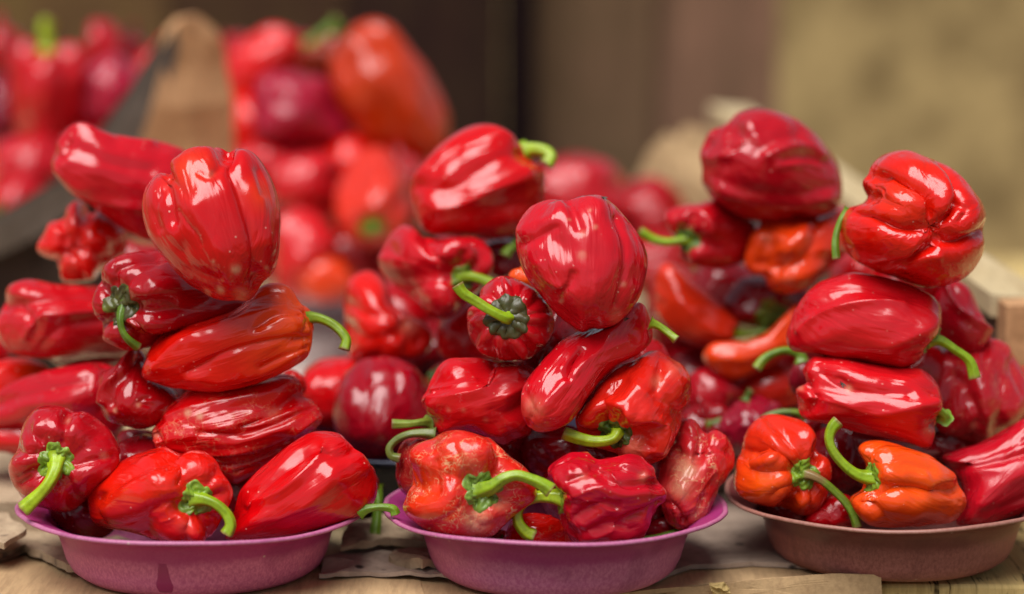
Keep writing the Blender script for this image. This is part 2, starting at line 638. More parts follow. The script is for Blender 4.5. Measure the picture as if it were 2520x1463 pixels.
    if single:
        body = mesh(name, V[keep], faces, SKIN, color=col, attr=at_[keep], loc=loc, fruit=fr3[keep])
        root = body
    else:
        root = empty(name, loc)
        body = mesh("body", V[keep], faces, SKIN, parent=root, color=col, attr=at_[keep], loc=loc, fruit=fr3[keep])
    tag(root, label, cat, group)

    G = P.reshape(NV, NU, 3)
    if calyx:
        # a lobed green cap lying on the shoulder round the stalk
        rc, cc, nl = calyx[0] * T[t][0], calyx[1], (calyx[2] if len(calyx) > 2 else 5)
        Gn = normals(P).reshape(NV, NU, 3)
        step = np.linalg.norm(np.diff(G, axis=0), axis=2)
        cum = np.vstack([np.zeros((1, NU)), np.cumsum(step, 0)])
        KR, KU = 12, 80
        vs = []
        for i in range(KR + 1):
            ro = i / KR
            for jj in range(KU):
                a = jj / KU * 2 * math.pi
                st_ = abs(math.cos(nl * a / 2 + .4 * math.sin(a + seed)))
                rb = rc * ((.80 + .24 * st_ ** .7 if nl < 8 else .95 + .07 * st_) + .06 * math.sin(3 * a + seed) + .05 * math.sin(11 * a + seed * 2))
                dist = rb * ro
                col_ = int(round(jj / KU * NU)) % NU
                k = np.interp(dist, cum[:, col_], np.arange(NV))
                k0 = int(k)
                k1 = min(k0 + 1, NV - 1)
                w_ = k - k0
                p = G[k0, col_] * (1 - w_) + G[k1, col_] * w_
                n_ = Gn[max(k0, 1), col_]
                rib = .5 + .5 * math.cos(nl * 2 * a + seed) if nl < 8 else .5
                lift = rc * (.05 + .12 * (1 - ro) ** 2 + .06 * rib * math.sin(math.pi * min(ro * 1.1, 1)) + (.035 if nl < 8 else .012) * math.sin(9 * a + 17 * ro + seed))
                if i == KR:
                    lift = -rc * .02
                elif ro > .8:
                    lift += rc * .06 * (rib - .3)
                vs.append(p + n_ * lift)
        vs = np.array(vs)
        fs = [(i * KU + jj, i * KU + (jj + 1) % KU, (i + 1) * KU + (jj + 1) % KU, (i + 1) * KU + jj) for i in range(KR) for jj in range(KU)]
        a_, b_, c_ = vs[fs[KU * 4][0]], vs[fs[KU * 4][1]], vs[fs[KU * 4][2]]
        if np.cross(b_ - a_, c_ - a_) @ d < 0:
            fs = [q_[::-1] for q_ in fs]
        mesh("calyx", world(vs), fs, CALYX, parent=root, color=cc, loc=loc)
    if stem:
        pts, rad, sc_ = stem[0], stem[1], stem[2]
        L = tr(t, pts)
        tube(root, "stalk", L, rad, sc_, c, P, G[0].mean(0), d, world, loc, seed, R, start_at_pole=(calyx is not None), brown=stem[3] if len(stem) > 3 else None)
    return root, world, P, c


def tube(root, nm, L, rad, color, c, P, pole, d, world, loc, seed, R, start_at_pole=True, brown=None):
    """a stalk along pixel points (x, y[, z offset in px]); kept clear of its own fruit"""
    q = []
    for i, p in enumerate(L):
        x, y = p[0] - c[0], c[1] - p[1]
        if i == 0 and start_at_pole:
            q.append(pole - d * rad * .4)
            continue
        zz = p[2] if len(p) > 2 else None
        if zz is None:
            near = np.hypot(P[:, 0] - x, P[:, 1] - y) < 8
            zs_ = P[near, 2].max() if near.any() else -1e9
            zi = (q[-1][2] if q else pole[2])
            zi = zi + (d[2] * rad * .6 if i < 3 else 0)
            zz = max(zi, zs_ + rad * 1.05) if zs_ > -1e8 else zi
        q.append(np.array([x, y, zz]))
    C = catmull(q, 7, False)
    NS = 20
    n = len(C)
    tng = np.gradient(C, axis=0)
    tng /= np.linalg.norm(tng, axis=1, keepdims=True) + 1e-9
    ref = np.array([.2, .3, .93])
    vs = []
    a1 = np.cross(tng[0], ref)
    for i in range(n):
        a1 = a1 - tng[i] * (a1 @ tng[i])
        a1 /= np.linalg.norm(a1) + 1e-9
        a2 = np.cross(tng[i], a1)
        k = i / (n - 1)
        rr = rad * (1.0 + .85 * math.exp(-k * 9) - .18 * math.sin(math.pi * min(k * 1.15, 1)) + .10 * smooth(.85, 1, k))
        for jj in range(NS):
            a = jj / NS * 2 * math.pi
            r2 = rr * (1 + .10 * math.cos(5 * a + seed + 1.2 * k) + .05 * math.sin(2 * a + 9 * k + seed))
            vs.append(C[i] + r2 * (math.cos(a) * a1 + math.sin(a) * a2))
    fs = [(i * NS + jj, i * NS + (jj + 1) % NS, (i + 1) * NS + (jj + 1) % NS, (i + 1) * NS + jj) for i in range(n - 1) for jj in range(NS)]
    # cut end, slightly hollow
    b = (n - 1) * NS
    k0 = len(vs)
    for s_, dd in ((.96, .10), (.7, .10), (.35, .0)):
        for jj in range(NS):
            vs.append(C[-1] + (np.array(vs[b + jj]) - C[-1]) * s_ + tng[-1] * rad * dd)
    rows = [b, k0, k0 + NS, k0 + 2 * NS]
    for r0, r1 in zip(rows[:-1], rows[1:]):
        fs += [(r0 + jj, r0 + (jj + 1) % NS, r1 + (jj + 1) % NS, r1 + jj) for jj in range(NS)]
    fs.append(tuple(k0 + 2 * NS + jj for jj in range(NS)))
    at_ = np.zeros((len(vs), 4))
    at_[:, 3] = 1
    kk = np.r_[np.repeat(np.arange(n) / (n - 1), NS), np.ones(len(vs) - n * NS)]
    at_[:, 0] = np.maximum(smooth(.93, 1.0, kk) * .9, brown[2] * smooth(brown[0] - .05, brown[0], kk) * smooth(brown[1] + .06, brown[1], kk) if brown else 0)
    return mesh(nm, world(np.array(vs)), fs, STALK, parent=root, color=color, attr=at_, loc=loc)

# ------------------------------------------------------------------ the setting
EARTH = make_board("trodden_earth", (.20, .145, .075), (.15, .105, .055), (.10, .07, .04), grain=30)
MUD = make_board("mud_plaster", (.49, .345, .15), (.34, .235, .10), (.15, .095, .04), grain=9, bstr=.5)
DARKWOOD = make_board("dark_wood", (.008, .002, .002), (.005, .002, .002), (.010, .003, .003), scale=(1, 1, .12))
BROWNWOOD = make_board("brown_wood", (.17, .098, .056), (.13, .08, .042), (.08, .048, .026), scale=(1, 1, .12), grain=14)
ROSEWOOD = make_board("rose_brown_wood", (.25, .132, .085), (.21, .115, .07), (.12, .07, .042), scale=(1, 1, .12), grain=14)
OLIVEWOOD = make_board("weathered_wood", (.16, .092, .036), (.11, .056, .026), (.20, .13, .04), scale=(1, 1, .2), grain=10)  # olive brown board colour, shared by the table legs and rails
CARD = make_board("brown_cardboard", (.52, .345, .18), (.46, .30, .155), (.34, .21, .11), scale=(1, .12, 1), grain=80, bstr=.15)
CARDTAN = make_board("tan_cardboard", (.60, .33, .165), (.52, .28, .135), (.36, .185, .085), grain=40)
CARDGREY = make_board("greyed_cardboard", (.46, .34, .22), (.38, .275, .175), (.27, .185, .115), grain=50, spots=.5)
CARDOLD = make_board("old_cardboard", (.50, .34, .18), (.42, .28, .14), (.30, .19, .09), grain=40)
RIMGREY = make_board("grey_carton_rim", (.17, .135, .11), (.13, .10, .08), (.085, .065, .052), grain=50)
CARDDARK = make_board("dark_cardboard", (.040, .024, .020), (.055, .036, .028), (.025, .016, .014), grain=40)  # plain dark brown for the side of the left carton
PAPER = make_board("stained_paper", (.46, .345, .265), (.38, .28, .21), (.27, .19, .145), grain=35, spots=1.0)
PALEPAPER = make_board("pale_paper", (.66, .55, .49), (.60, .50, .45), (.50, .42, .37), grain=20)
PALEWOOD = make_board("pale_sawn_wood", (.56, .44, .26), (.50, .38, .21), (.40, .28, .14), scale=(1, .1, 1), grain=70, bstr=.2)
ENDWOOD = make_board("split_wood", (.66, .48, .20), (.56, .39, .15), (.36, .24, .085), scale=(1, .05, .12), grain=110, bstr=.6, cracks=60)
SHADEDBROWN = make_board("shaded_brown_wood", (.15, .088, .066), (.12, .068, .052), (.08, .045, .035), scale=(1, .1, 1), grain=60)  # brown crate side, darkened by putting that face's shade into the colour
BLACK = make_board("fly_black", (.02, .018, .014), (.03, .026, .018), (.05, .045, .03), rough=.5, grain=900)
MAGENTA = make_plastic("magenta_plastic", (.33, .010, .150), (.66, .20, .35), 1.0, .019, .027)  # deep base colour puts the shade under the lip into the upper wall
MAUVE = make_plastic("mauve_plastic", (.33, .012, .155), (.62, .205, .35), .95, .019, .027)  # upper wall colour likewise holds the shade under its lip
BROWNP = make_plastic("brown_plastic", (.14, .026, .026), (.38, .135, .115), 1.0, .019, .027)  # dark upper wall colour includes the shade under the lip
RIMPINK = make_plastic("magenta_rim_plastic", (.38, .040, .20), (.58, .26, .36), .6, .05, .06)
RIMBROWN = make_plastic("brown_rim_plastic", (.24, .075, .055), (.42, .22, .17), .6, .05, .06)
STAIN = make_plastic("juice_stain", (.30, .018, .12), (.42, .09, .18), .5, -.02, -.01)
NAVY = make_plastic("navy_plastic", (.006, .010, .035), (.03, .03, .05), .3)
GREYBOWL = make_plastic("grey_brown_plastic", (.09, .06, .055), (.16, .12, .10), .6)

g = 60.0
tag(mesh("ground", [(-g, -g, -.48), (g, -g, -.48), (g, g, -.48), (-g, g, -.48)], [(0, 1, 2, 3)], EARTH, flat=True), kind='structure')


def slab(name, poly, thick, mat, parent=None, wob=0.0, seed=0, cuts=7, bevel=0.0, loc=None, jag=0.0):
    """a flat piece with real thickness: poly is a world-space outline of its visible face, pushed back along its normal.
    wob warps the sheet, jag tears its edge."""
    P_ = np.array(poly, float)
    r = np.random.RandomState(seed)
    pts, off = [], []
    n = len(P_)
    for i in range(n):
        for k in range(cuts):
            pts.append(P_[i] + (P_[(i + 1) % n] - P_[i]) * (k / cuts))
    pts = np.array(pts)
    off = np.zeros_like(pts)
    if jag:
        off = jag * np.stack([waves(pts / .02, 1.0, seed + 11 + k) + .6 * waves(pts / .006, 1.0, seed + 21 + k) for k in range(3)], 1)
    c = pts.mean(0)
    nn = np.zeros(3)
    for i in range(n):
        nn += np.cross(P_[i] - c, P_[(i + 1) % n] - c)
    nn /= np.linalg.norm(nn)
    off -= (off @ nn)[:, None] * nn
    m_ = len(pts)
    rings = [1.0, .96, .85, .7, .55, .4, .2]
    V_, F_ = [], []
    for side in (0, 1):
        for s_ in rings:
            V_ += [c + (p - c) * s_ + f_ * max(s_ - .9, 0) * 10 - nn * thick * side for p, f_ in zip(pts, off)]
        V_.append(c - nn * thick * side)
    V_ = np.array(V_)
    if wob:
        size = np.abs(pts - c).max()
        V_ = V_ + nn * (wob * (waves((V_ - c) / size, 1.6, seed + 3) + .7 * (1 - 2 * np.abs(waves((V_ - c) / size, 3.2, seed + 7)))))[:, None]
    per = m_ * len(rings) + 1
    for side in (0, 1):
        o_ = side * per
        fl = []
        for k in range(len(rings) - 1):
            for i in range(m_):
                fl.append((o_ + k * m_ + i, o_ + k * m_ + (i + 1) % m_, o_ + (k + 1) * m_ + (i + 1) % m_, o_ + (k + 1) * m_ + i))
        k = len(rings) - 1
        for i in range(m_):
            fl.append((o_ + k * m_ + i, o_ + k * m_ + (i + 1) % m_, o_ + per - 1))
        F_ += fl if side == 0 else [q_[::-1] for q_ in fl]
    for i in range(m_):
        F_.append((i, per + i, per + (i + 1) % m_, (i + 1) % m_))
    if loc is None:
        loc = np.array([V_[:, 0].mean(), V_[:, 1].mean(), V_[:, 2].min()]) if parent is None else np.array(parent.location)
    return mesh(name, V_, F_, mat, flat=True, parent=parent, loc=loc)


def box(name, x0, x1, y0, y1, z0, z1, mat, parent=None, seed=0, rough=.0015, nx=8, ny=8, bev=.002):
    """a sawn piece: bevelled box whose faces are slightly uneven"""
    r = np.random.RandomState(seed)
    xs = np.r_[x0, x0 + bev, np.linspace(x0, x1, nx + 2)[1:-1], x1 - bev, x1]
    ys = np.r_[y0, y0 + bev, np.linspace(y0, y1, ny + 2)[1:-1], y1 - bev, y1]
    zs_ = np.r_[z0, z0 + bev, (z0 + z1) / 2, z1 - bev, z1]
    V_, ix = [], {}

    def vid(i, j, k):
        if (i, j, k) not in ix:
            x, y, z = xs[i], ys[j], zs_[k]
            ex, ey, ez = i in (0, len(xs) - 1), j in (0, len(ys) - 1), k in (0, len(zs_) - 1)
            if ex + ey + ez >= 2:                     # pull the outer edges in
                cx, cy, cz = (x0 + x1) / 2, (y0 + y1) / 2, (z0 + z1) / 2
                x -= math.copysign(bev * .4, x - cx) if ex else 0
                y -= math.copysign(bev * .4, y - cy) if ey else 0
                z -= math.copysign(bev * .4, z - cz) if ez else 0
            ix[i, j, k] = len(V_)
            V_.append((x, y, z))
        return ix[i, j, k]
    F_ = []
    a, b, c = len(xs) - 1, len(ys) - 1, len(zs_) - 1
    for i in range(a):
        for j in range(b):
            F_.append((vid(i, j, 0), vid(i, j + 1, 0), vid(i + 1, j + 1, 0), vid(i + 1, j, 0)))
            F_.append((vid(i, j, c), vid(i + 1, j, c), vid(i + 1, j + 1, c), vid(i, j + 1, c)))
        for k in range(c):
            F_.append((vid(i, 0, k), vid(i + 1, 0, k), vid(i + 1, 0, k + 1), vid(i, 0, k + 1)))
            F_.append((vid(i, b, k), vid(i, b, k + 1), vid(i + 1, b, k + 1), vid(i + 1, b, k)))
    for j in range(b):
        for k in range(c):
            F_.append((vid(0, j, k), vid(0, j, k + 1), vid(0, j + 1, k + 1), vid(0, j + 1, k)))
            F_.append((vid(a, j, k), vid(a, j + 1, k), vid(a, j + 1, k + 1), vid(a, j, k + 1)))
    V_ = np.array(V_)
    sz = max(x1 - x0, z1 - z0)
    V_ = V_ + rough * np.stack([waves(V_ / .12, 1.3, seed + q_) for q_ in range(3)], 1) * np.array([.5, .8, .5 if name == 'plank' else 1])
    loc = np.array(parent.location) if parent is not None else np.array([(x0 + x1) / 2, (y0 + y1) / 2, z0])
    return mesh(name, V_, F_, mat, flat=True, parent=parent, loc=loc)


# ---- the market table: planks running away from us, their sawn ends uneven at the front
tbl = tag(empty("market_table", (0, 2.0, -.48)), "rough plank market table that the bowls of peppers stand on", "table")
xs_ = [-1.10, -.83, -.56, -.30, -.06, .2285, .46, .74, 1.02]
for i in range(8):
    front = [1.47, 1.45, 1.43, 1.47, 1.56, 1.566, 1.563, 1.5][i]
    mt = ENDWOOD if i >= 5 else CARD if i == 9 else PALEWOOD
    top = -.006 if i != 5 else -.0035
    pk = box("plank", xs_[i] + .0015, xs_[i + 1] - .0015, front, 3.1, top - .045, top, mt, tbl, seed=30 + i, ny=24)
    if i == 5:
        pk["label"] = "yellowish plank with a cracked sawn end at the right"
for x in (-1.0, .95):
    for y in (1.62, 2.95):
        box("leg", x - .035, x + .035, y - .035, y + .035, -.48, -.06, OLIVEWOOD, tbl, seed=int(x * 10 + y * 7))
box("rail", -1.06, .99, 1.66, 1.70, -.14, -.054, OLIVEWOOD, tbl, seed=5, nx=20)
box("rail", -1.06, .99, 2.87, 2.91, -.14, -.054, OLIVEWOOD, tbl, seed=6, nx=20)


def sheet(name, pix, z, thick, mat, label, cat="cardboard", wob=.0012, seed=1, jag=.0015, lift=None, group=None):
    """a sheet lying on the table, outlined by where its edge is seen"""
    poly = [on_table(p[0], p[1], z + (p[2] if len(p) > 2 else 0)) for p in pix][::-1]
    a = np.cross(poly[1] - poly[0], poly[2] - poly[1])
    c = np.mean(poly, 0)
    nn = sum(np.cross(poly[i] - c, poly[(i + 1) % len(poly)] - c) for i in range(len(poly)))
    if nn[2] < 0:
        poly = poly[::-1]
    o = slab(name, poly, thick, mat, wob=wob, seed=seed, jag=jag, cuts=9)
    return tag(o, label, cat, group)


sheet("cardboard_sheet", [(-200, 1520), (-200, 1335), (120, 1345), (420, 1352), (860, 1372), (1010, 1376), (1060, 1500), (700, 1540)], -.0005, .004, CARD,
      "brown cardboard sheet with a fold line under the left magenta bowl", wob=.0004, seed=3)
sheet("cardboard_scrap", [(-90, 1385), (-90, 1240), (60, 1236), (180, 1290), (330, 1330), (330, 1391), (165, 1391), (85, 1352), (60, 1334)], .008, .005, CARDGREY,
      "torn greyish cardboard layer lying left of the left magenta bowl", seed=5, wob=.0015)
sheet("cardboard_scrap", [(-60, 1320, .012), (-60, 1262, .012), (20, 1268, .012), (52, 1283, .014), (63, 1293, .014), (40, 1312, .011), (0, 1334, .010)], .010, .004, CARDGREY,
      "curled torn cardboard corner lifted at the far left edge", seed=6, wob=.001)
sheet("paper_scrap", [(790, 1413), (800, 1378), (880, 1352), (990, 1345), (1060, 1360), (1130, 1385), (1130, 1418), (1020, 1412), (900, 1405)], .004, .003, PAPER,
      "crumpled paper scrap between the two magenta bowls", "paper", seed=8, wob=.002)
sheet("cardboard_scrap", [(840, 1345), (860, 1280), (960, 1268), (1060, 1290), (1070, 1335), (960, 1330)], .012, .005, CARDGREY,
      "small grey cardboard piece under the green stalk between the magenta bowls", seed=9, wob=.002)
sheet("cardboard_scrap", [(955, 1366), (1020, 1345), (1090, 1340), (1100, 1382), (1040, 1392)], .009, .0045, CARDGREY,
      "brown cardboard scrap lifted beside the foot of the middle bowl", seed=10, wob=.002)
sheet("paper_sheet", [(1560, 1445), (1600, 1230), (1700, 1150), (1900, 1150), (2010, 1300), (2000, 1396), (1860, 1383), (1700, 1394)], .0015, .003, PAPER,
      "dirty pinkish grey paper with dark spots between the middle and brown bowls", "paper", seed=11, wob=.0005)
sheet("cardboard_sheet", [(1000, 1500), (1020, 1392), (1400, 1392), (1900, 1384), (2180, 1400), (2230, 1423), (2000, 1415), (1800, 1432), (1640, 1447), (1500, 1466), (1200, 1480)], -.0018, .003, CARD,
      "brown cardboard strip along the table edge under the middle and brown bowls", seed=12, wob=.0003, jag=.0006)
# the cardboard strip's folded-down front
fl = [at(1640, 1449, 1.5565), at(1800, 1434, 1.5565), at(2000, 1417, 1.5565), at(2168, 1412, 1.5565), at(2172, 1500, 1.5545), at(1640, 1500, 1.5545)]
tag(slab("cardboard_flap", fl[::-1], .003, CARD, wob=.0008, seed=14, jag=.0005), "cardboard flap folded down over the front edge of the table", "cardboard")
# chips broken out of that flap
tag(slab("cardboard_chip", [at(1746, 1441, 1.550), at(1782, 1437, 1.550), at(1796, 1452, 1.5503), at(1799, 1470, 1.551), at(1756, 1470, 1.551)][::-1], .004, ENDWOOD, wob=.001, seed=15),
    "small broken wooden chip at the front edge below the middle bowl", "chip")
sheet("paper_sheet", [(560, 960), (620, 740), (1000, 735), (1050, 930)], .001, .002, PALEPAPER, "pale pinkish paper laid on the table behind the left bowl", "paper", seed=16, wob=.0005)
# flattened box that the left back heap lies on
sheet("flattened_box", [(-300, 1235), (-260, 1080), (420, 1080), (420, 1230), (100, 1236)], .028, .032, CARDGREY, "flattened grey brown cardboard box under the left back heap", "box", seed=18, wob=.0015)


# ---- bowls
def bowl(px, Y, R, h, mat, label, seed, tilt=(0, 0), zb=.001, group="plastic bowls heaped with peppers", rimmat=None, stain=None):
    p = at(px, 1230, Y)
    cx = p[0]
    prof_o = [(.0, 0.0), (.66, 0.0), (.705, .004 / .044 * 1), (.735, .25), (.765, .55), (.795, .74), (.845, .86), (.91, .94), (.965, .985), (.992, 1.0)]
    prof_r = [(.992, 1.0), (1.0, .985), (1.006, 1.0), (1.004, 1.03), (.994, 1.045), (.982, 1.04), (.976, 1.028)]
    prof_i = [(.976, 1.028), (.93, .99), (.85, .90), (.785, .77), (.75, .55), (.72, .25), (.69, .085), (.64, .06), (0, .06)]
    NS = 160
    root = tag(empty("bowl", (cx, Y, zb)), label, "bowl", group)
    root.rotation_euler = (tilt[0], tilt[1], seed * .7)
    bpy.context.view_layer.update()

    def lathe(nm, prof, mt):
        prof = np.array(prof)
        vs = []
        for r_, z_ in prof:
            for k in range(NS):
                a = k / NS * 2 * math.pi
                wv = 1 + .006 * math.sin(2 * a + seed) + .003 * math.sin(5 * a + seed * 2) + (.0022 * math.sin(23 * a + seed) * math.sin(7 * a) if nm == 'rim' else 0)
                vs.append((r_ * R * wv * math.cos(a), r_ * R * wv * math.sin(a), z_ * h + (.0012 * math.sin(2 * a + seed) + .0006 * math.sin(5 * a)) * (z_ / 1.0)))
        fs = [(i * NS + k, i * NS + (k + 1) % NS, (i + 1) * NS + (k + 1) % NS, (i + 1) * NS + k) for i in range(len(prof) - 1) for k in range(NS)]
        me = bpy.data.meshes.new(nm)
        me.from_pydata(vs, [], fs)
        me.polygons.foreach_set("use_smooth", np.ones(len(me.polygons), dtype=bool))
        me.materials.append(mt)
        o = bpy.data.objects.new(nm, me)
        COL.objects.link(o)
        o.parent = root
        return o
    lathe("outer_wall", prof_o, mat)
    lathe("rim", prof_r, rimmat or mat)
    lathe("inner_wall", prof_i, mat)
    if stain:
        vs, fs = [], []
        zz = np.array([q_[1] * h for q_ in prof_o])
        rr = np.array([q_[0] * R for q_ in prof_o])
        n_, m_ = 14, 10
        for i in range(n_ + 1):
            z_ = .003 + .021 * i / n_
            wd = .0062 * (1 - .35 * i / n_) * (1 + .16 * math.sin(i * .55)) * (math.sin(math.pi * min(i / n_ + .08, 1) / 1.08) ** .4)
            for k in range(m_ + 1):
                a = stain - root.rotation_euler.z + (k / m_ - .5) * 2 * wd / .09
                wv = 1 + .006 * math.sin(2 * a + seed) + .003 * math.sin(5 * a + seed * 2)
                r_ = np.interp(z_, zz[1:], rr[1:]) * wv + (.00025 if 0 < k < m_ and 0 < i < n_ else -.0002)
                vs.append((r_ * math.cos(a), r_ * math.sin(a), z_))
        fs = [(i * (m_ + 1) + k, i * (m_ + 1) + k + 1, (i + 1) * (m_ + 1) + k + 1, (i + 1) * (m_ + 1) + k) for i in range(n_) for k in range(m_)]
        me = bpy.data.meshes.new("drip_stain")
        me.from_pydata(vs, [], fs)
        me.polygons.foreach_set("use_smooth", np.ones(len(me.polygons), dtype=bool))
        me.materials.append(STAIN)
        o = bpy.data.objects.new("drip_stain", me)
        COL.objects.link(o)
        o.parent = root
    return root


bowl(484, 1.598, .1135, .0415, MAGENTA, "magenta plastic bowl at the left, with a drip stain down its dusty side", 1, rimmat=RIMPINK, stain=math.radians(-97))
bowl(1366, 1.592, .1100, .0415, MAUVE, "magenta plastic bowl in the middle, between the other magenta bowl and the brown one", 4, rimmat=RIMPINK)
bowl(2192, 1.630, .1080, .0405, BROWNP, "brown plastic bowl at the right edge", 7, rimmat=RIMBROWN)
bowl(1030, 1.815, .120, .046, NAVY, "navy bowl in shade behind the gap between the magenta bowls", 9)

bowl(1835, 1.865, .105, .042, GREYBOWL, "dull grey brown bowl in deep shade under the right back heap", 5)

# ---- the crate at the right behind the brown bowl
CR = tag(empty("wooden_crate", (.55, 2.0, 0)), "pale wooden crate behind the right heaps with its rim sloping away", "crate")


def bar(name, a0, a1, width_v, thick_v, mat, parent, seed):
    """a sawn board between two world points with the given two side vectors"""
    a0, a1, wv, tv = map(np.array, (a0, a1, width_v, thick_v))
    n = 14
    vs = []
    for i in range(n + 1):
        p = a0 + (a1 - a0) * i / n
        for q_ in (p, p + wv, p + wv + tv, p + tv):
            vs.append(q_)
    vs = np.array(vs)
    vs = vs + .0016 * np.stack([waves(vs / .1, 1.2, seed + k) for k in range(3)], 1)
    fs = [(i * 4 + k, i * 4 + (k + 1) % 4, i * 4 + 4 + (k + 1) % 4, i * 4 + 4 + k) for i in range(n) for k in range(4)]
    fs += [(3, 2, 1, 0), tuple(n * 4 + k for k in range(4))]
    return mesh(name, vs, fs, mat, flat=True, parent=parent, loc=np.array(parent.location))


pA, pB = at(2585, 735, 1.80), at(1770, 252, 2.62)
pA2, pB2 = at(2440, 722, 1.80), at(1742, 258, 2.62)
# side: a pale top rail, and the board below it
down = np.array([0, 0, -.016])
bar("rail", pA2, pB2, pA - pA2, down, PALEWOOD, CR, 1)
zlow = .004
bar("side_board", pA2 + np.array([.006, .004, -.017]), pB2 + np.array([.006, .004, -.017]), np.array([.012, 0, 0]), np.array([0, 0, zlow - pA2[2] + .02]), SHADEDBROWN, CR, 2)
# front post of the crate, tan and rough-sawn
pp = at(2462, 735, 1.79)
pq = at(2640, 735, 1.79)
bar("corner_post", (pp[0], 1.765, pp[2] - .003), (pp[0], 1.765, .002), (pq[0] - pp[0], .012, 0), (0, .03, 0), CARDTAN, CR, 3)
# back board
b0, b1 = at(1590, 335, 2.60), at(1765, 300, 2.63)
tag(slab("cardboard_sheet", [at(1560, 640, 2.57), at(1580, 440, 2.57), at(1612, 372, 2.57), at(1650, 330, 2.57), at(1672, 345, 2.57), at(1700, 310, 2.57), at(1800, 330, 2.57), at(1990, 520, 2.5), at(2000, 760, 2.5)], .02, CARDOLD, wob=.004, seed=21),
    "tan cardboard panel standing behind the heap with the large dark red pepper", "cardboard")

# ---- the carton at the left back
tag(slab("carton_flap", [at(338, 420, 2.30), at(345, 345, 2.30), at(395, 190, 2.31), at(425, 75, 2.32), at(450, 45, 2.32), at(490, 38, 2.33), at(530, 70, 2.34), at(556, 120, 2.35), at(570, 260, 2.36), at(575, 420, 2.36), at(560, 640, 2.34), at(340, 640, 2.30)][::-1], .012, CARDTAN, wob=.004, seed=22),
    "tan cardboard flap standing upright to a point behind the left heap", "cardboard")
CT = tag(empty("carton", (-.3, 2.0, 0)), "dark brown carton behind the left heap, its grey rim rising towards the tan flap", "carton")
rim_t = [(-120, 610), (0, 570), (90, 525), (160, 470), (250, 400), (335, 318), (395, 190), (432, 70)]
rim_b = [(442, 120), (415, 230), (365, 345), (270, 455), (180, 522), (100, 578), (0, 628), (-120, 670)]
yy = lambda x: 2.20 + (x + 120) / 560 * .12
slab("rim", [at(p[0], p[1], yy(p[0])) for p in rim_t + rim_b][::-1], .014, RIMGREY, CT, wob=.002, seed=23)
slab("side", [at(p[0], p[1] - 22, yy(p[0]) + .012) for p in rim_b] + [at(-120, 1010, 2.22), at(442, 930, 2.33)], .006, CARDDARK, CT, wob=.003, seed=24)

# ---- what stands far behind, out of focus
def upright(name, x0, x1, Y, mat, label, cat, thick, h=.48, seed=0, parent=None):
    a, b = at(x0, 300, Y)[0], at(x1, 300, Y)[0]
    o = box(name, a, b, Y, Y + thick, -.48, h, mat, parent, seed=seed, rough=.004, nx=6)
    return tag(o, label, cat) if parent is None else o


tag(box("mud_wall", -4, 6, 4.6, 4.9, -.48, .62, MUD, None, seed=40, rough=.02, nx=30), "mottled khaki mud wall in the background on the right", "wall")
upright("wooden_board", 1300, 1610, 3.62, BROWNWOOD, "brown wooden board standing in front of the mud wall, right of the dark post", "board", .04, seed=41)
upright("wooden_board", 1612, 1912, 3.64, ROSEWOOD, "reddish brown wooden board next to the khaki mud wall", "board", .04, seed=42)
upright("wooden_post", 1235, 1318, 3.55, DARKWOOD, "nearly black wooden post in the background behind the orange pepper", "post", .12, seed=43)
upright("wooden_board", 860, 1232, 3.60, make_board("umber_wood", (.030, .012, .009), (.042, .022, .012), (.018, .008, .007), scale=(1, 1, .12)), "very dark brown board left of the black post", "board", .04, seed=44)
upright("wooden_board", 420, 858, 3.64, make_board("walnut_wood", (.070, .036, .018), (.05, .022, .014), (.09, .055, .02), scale=(1, 1, .12)), "dark brown board behind the tan cardboard point", "board", .04, seed=45)
upright("wooden_board", -200, 418, 3.66, OLIVEWOOD, "olive brown weathered board at the far left behind the heap", "board", .04, seed=46)

# ------------------------------------------------------------------ the peppers
GL, GM, GR_ = "peppers heaped in the left magenta bowl", "peppers heaped in the middle magenta bowl", "peppers heaped in the brown bowl"
GLB, GMB, GRB = "peppers in the heap behind the left bowl", "peppers in the heap behind the middle bowl", "peppers in the heap behind the brown bowl"
GB = "blurred peppers at the back"

# --- left bowl
pepper("A1", 1, [(985, 440), (1000, 370), (1070, 300), (1150, 262), (1230, 256), (1290, 285), (1335, 312), (1375, 290), (1430, 295), (1490, 335), (1560, 440), (1615, 550), (1640, 640), (1645, 760), (1640, 880), (1600, 1000), (1540, 1060), (1500, 1130), (1460, 1170), (1395, 1178), (1280, 1165), (1170, 1110), (1090, 1060), (1010, 980), (940, 890), (880, 800), (845, 700), (832, 600), (845, 520), (890, 450), (950, 415)],
       1.575, "glossy red pepper balanced on top of the left heap, its speckled tip pointing down", RED, tip=(1430, 1120), asp=1.2, lobes=4, ld=.03, taper=.25, group=GL, res=3,
       strokes=[([(1335, 290), (1372, 400), (1440, 540), (1490, 700), (1525, 860), (1525, 980), (1490, 1080)], 14, 15), ([(985, 415), (1000, 500), (1030, 600), (1050, 720)], 15, 11),
                ([(1090, 660), (1150, 740), (1200, 790), (1230, 850)], 4, 4), ([(1180, 640), (1260, 800), (1330, 950), (1380, 1080)], 26, -7), ([(1420, 330), (1500, 480), (1570, 680), (1590, 850)], 16, -7),
                ([(1100, 900), (1160, 1000), (1300, 1060)], 18, 6), ([(1200, 440), (1260, 470), (1300, 430)], 7, 4), ([(960, 560), (930, 650), (960, 760)], 12, 6), ([(1520, 420), (1560, 560)], 8, 4)],
       pale=[(1415, 995, 26, .9), (1230, 1130, 22, .9), (1315, 1115, 24, .95), (1425, 1145, 38, .8), (1575, 985, 12, .8), (1290, 950, 10, .8), (1260, 450, 25, .25)], org=[(1130, 420, 130, .35), (1560, 560, 100, .3)])
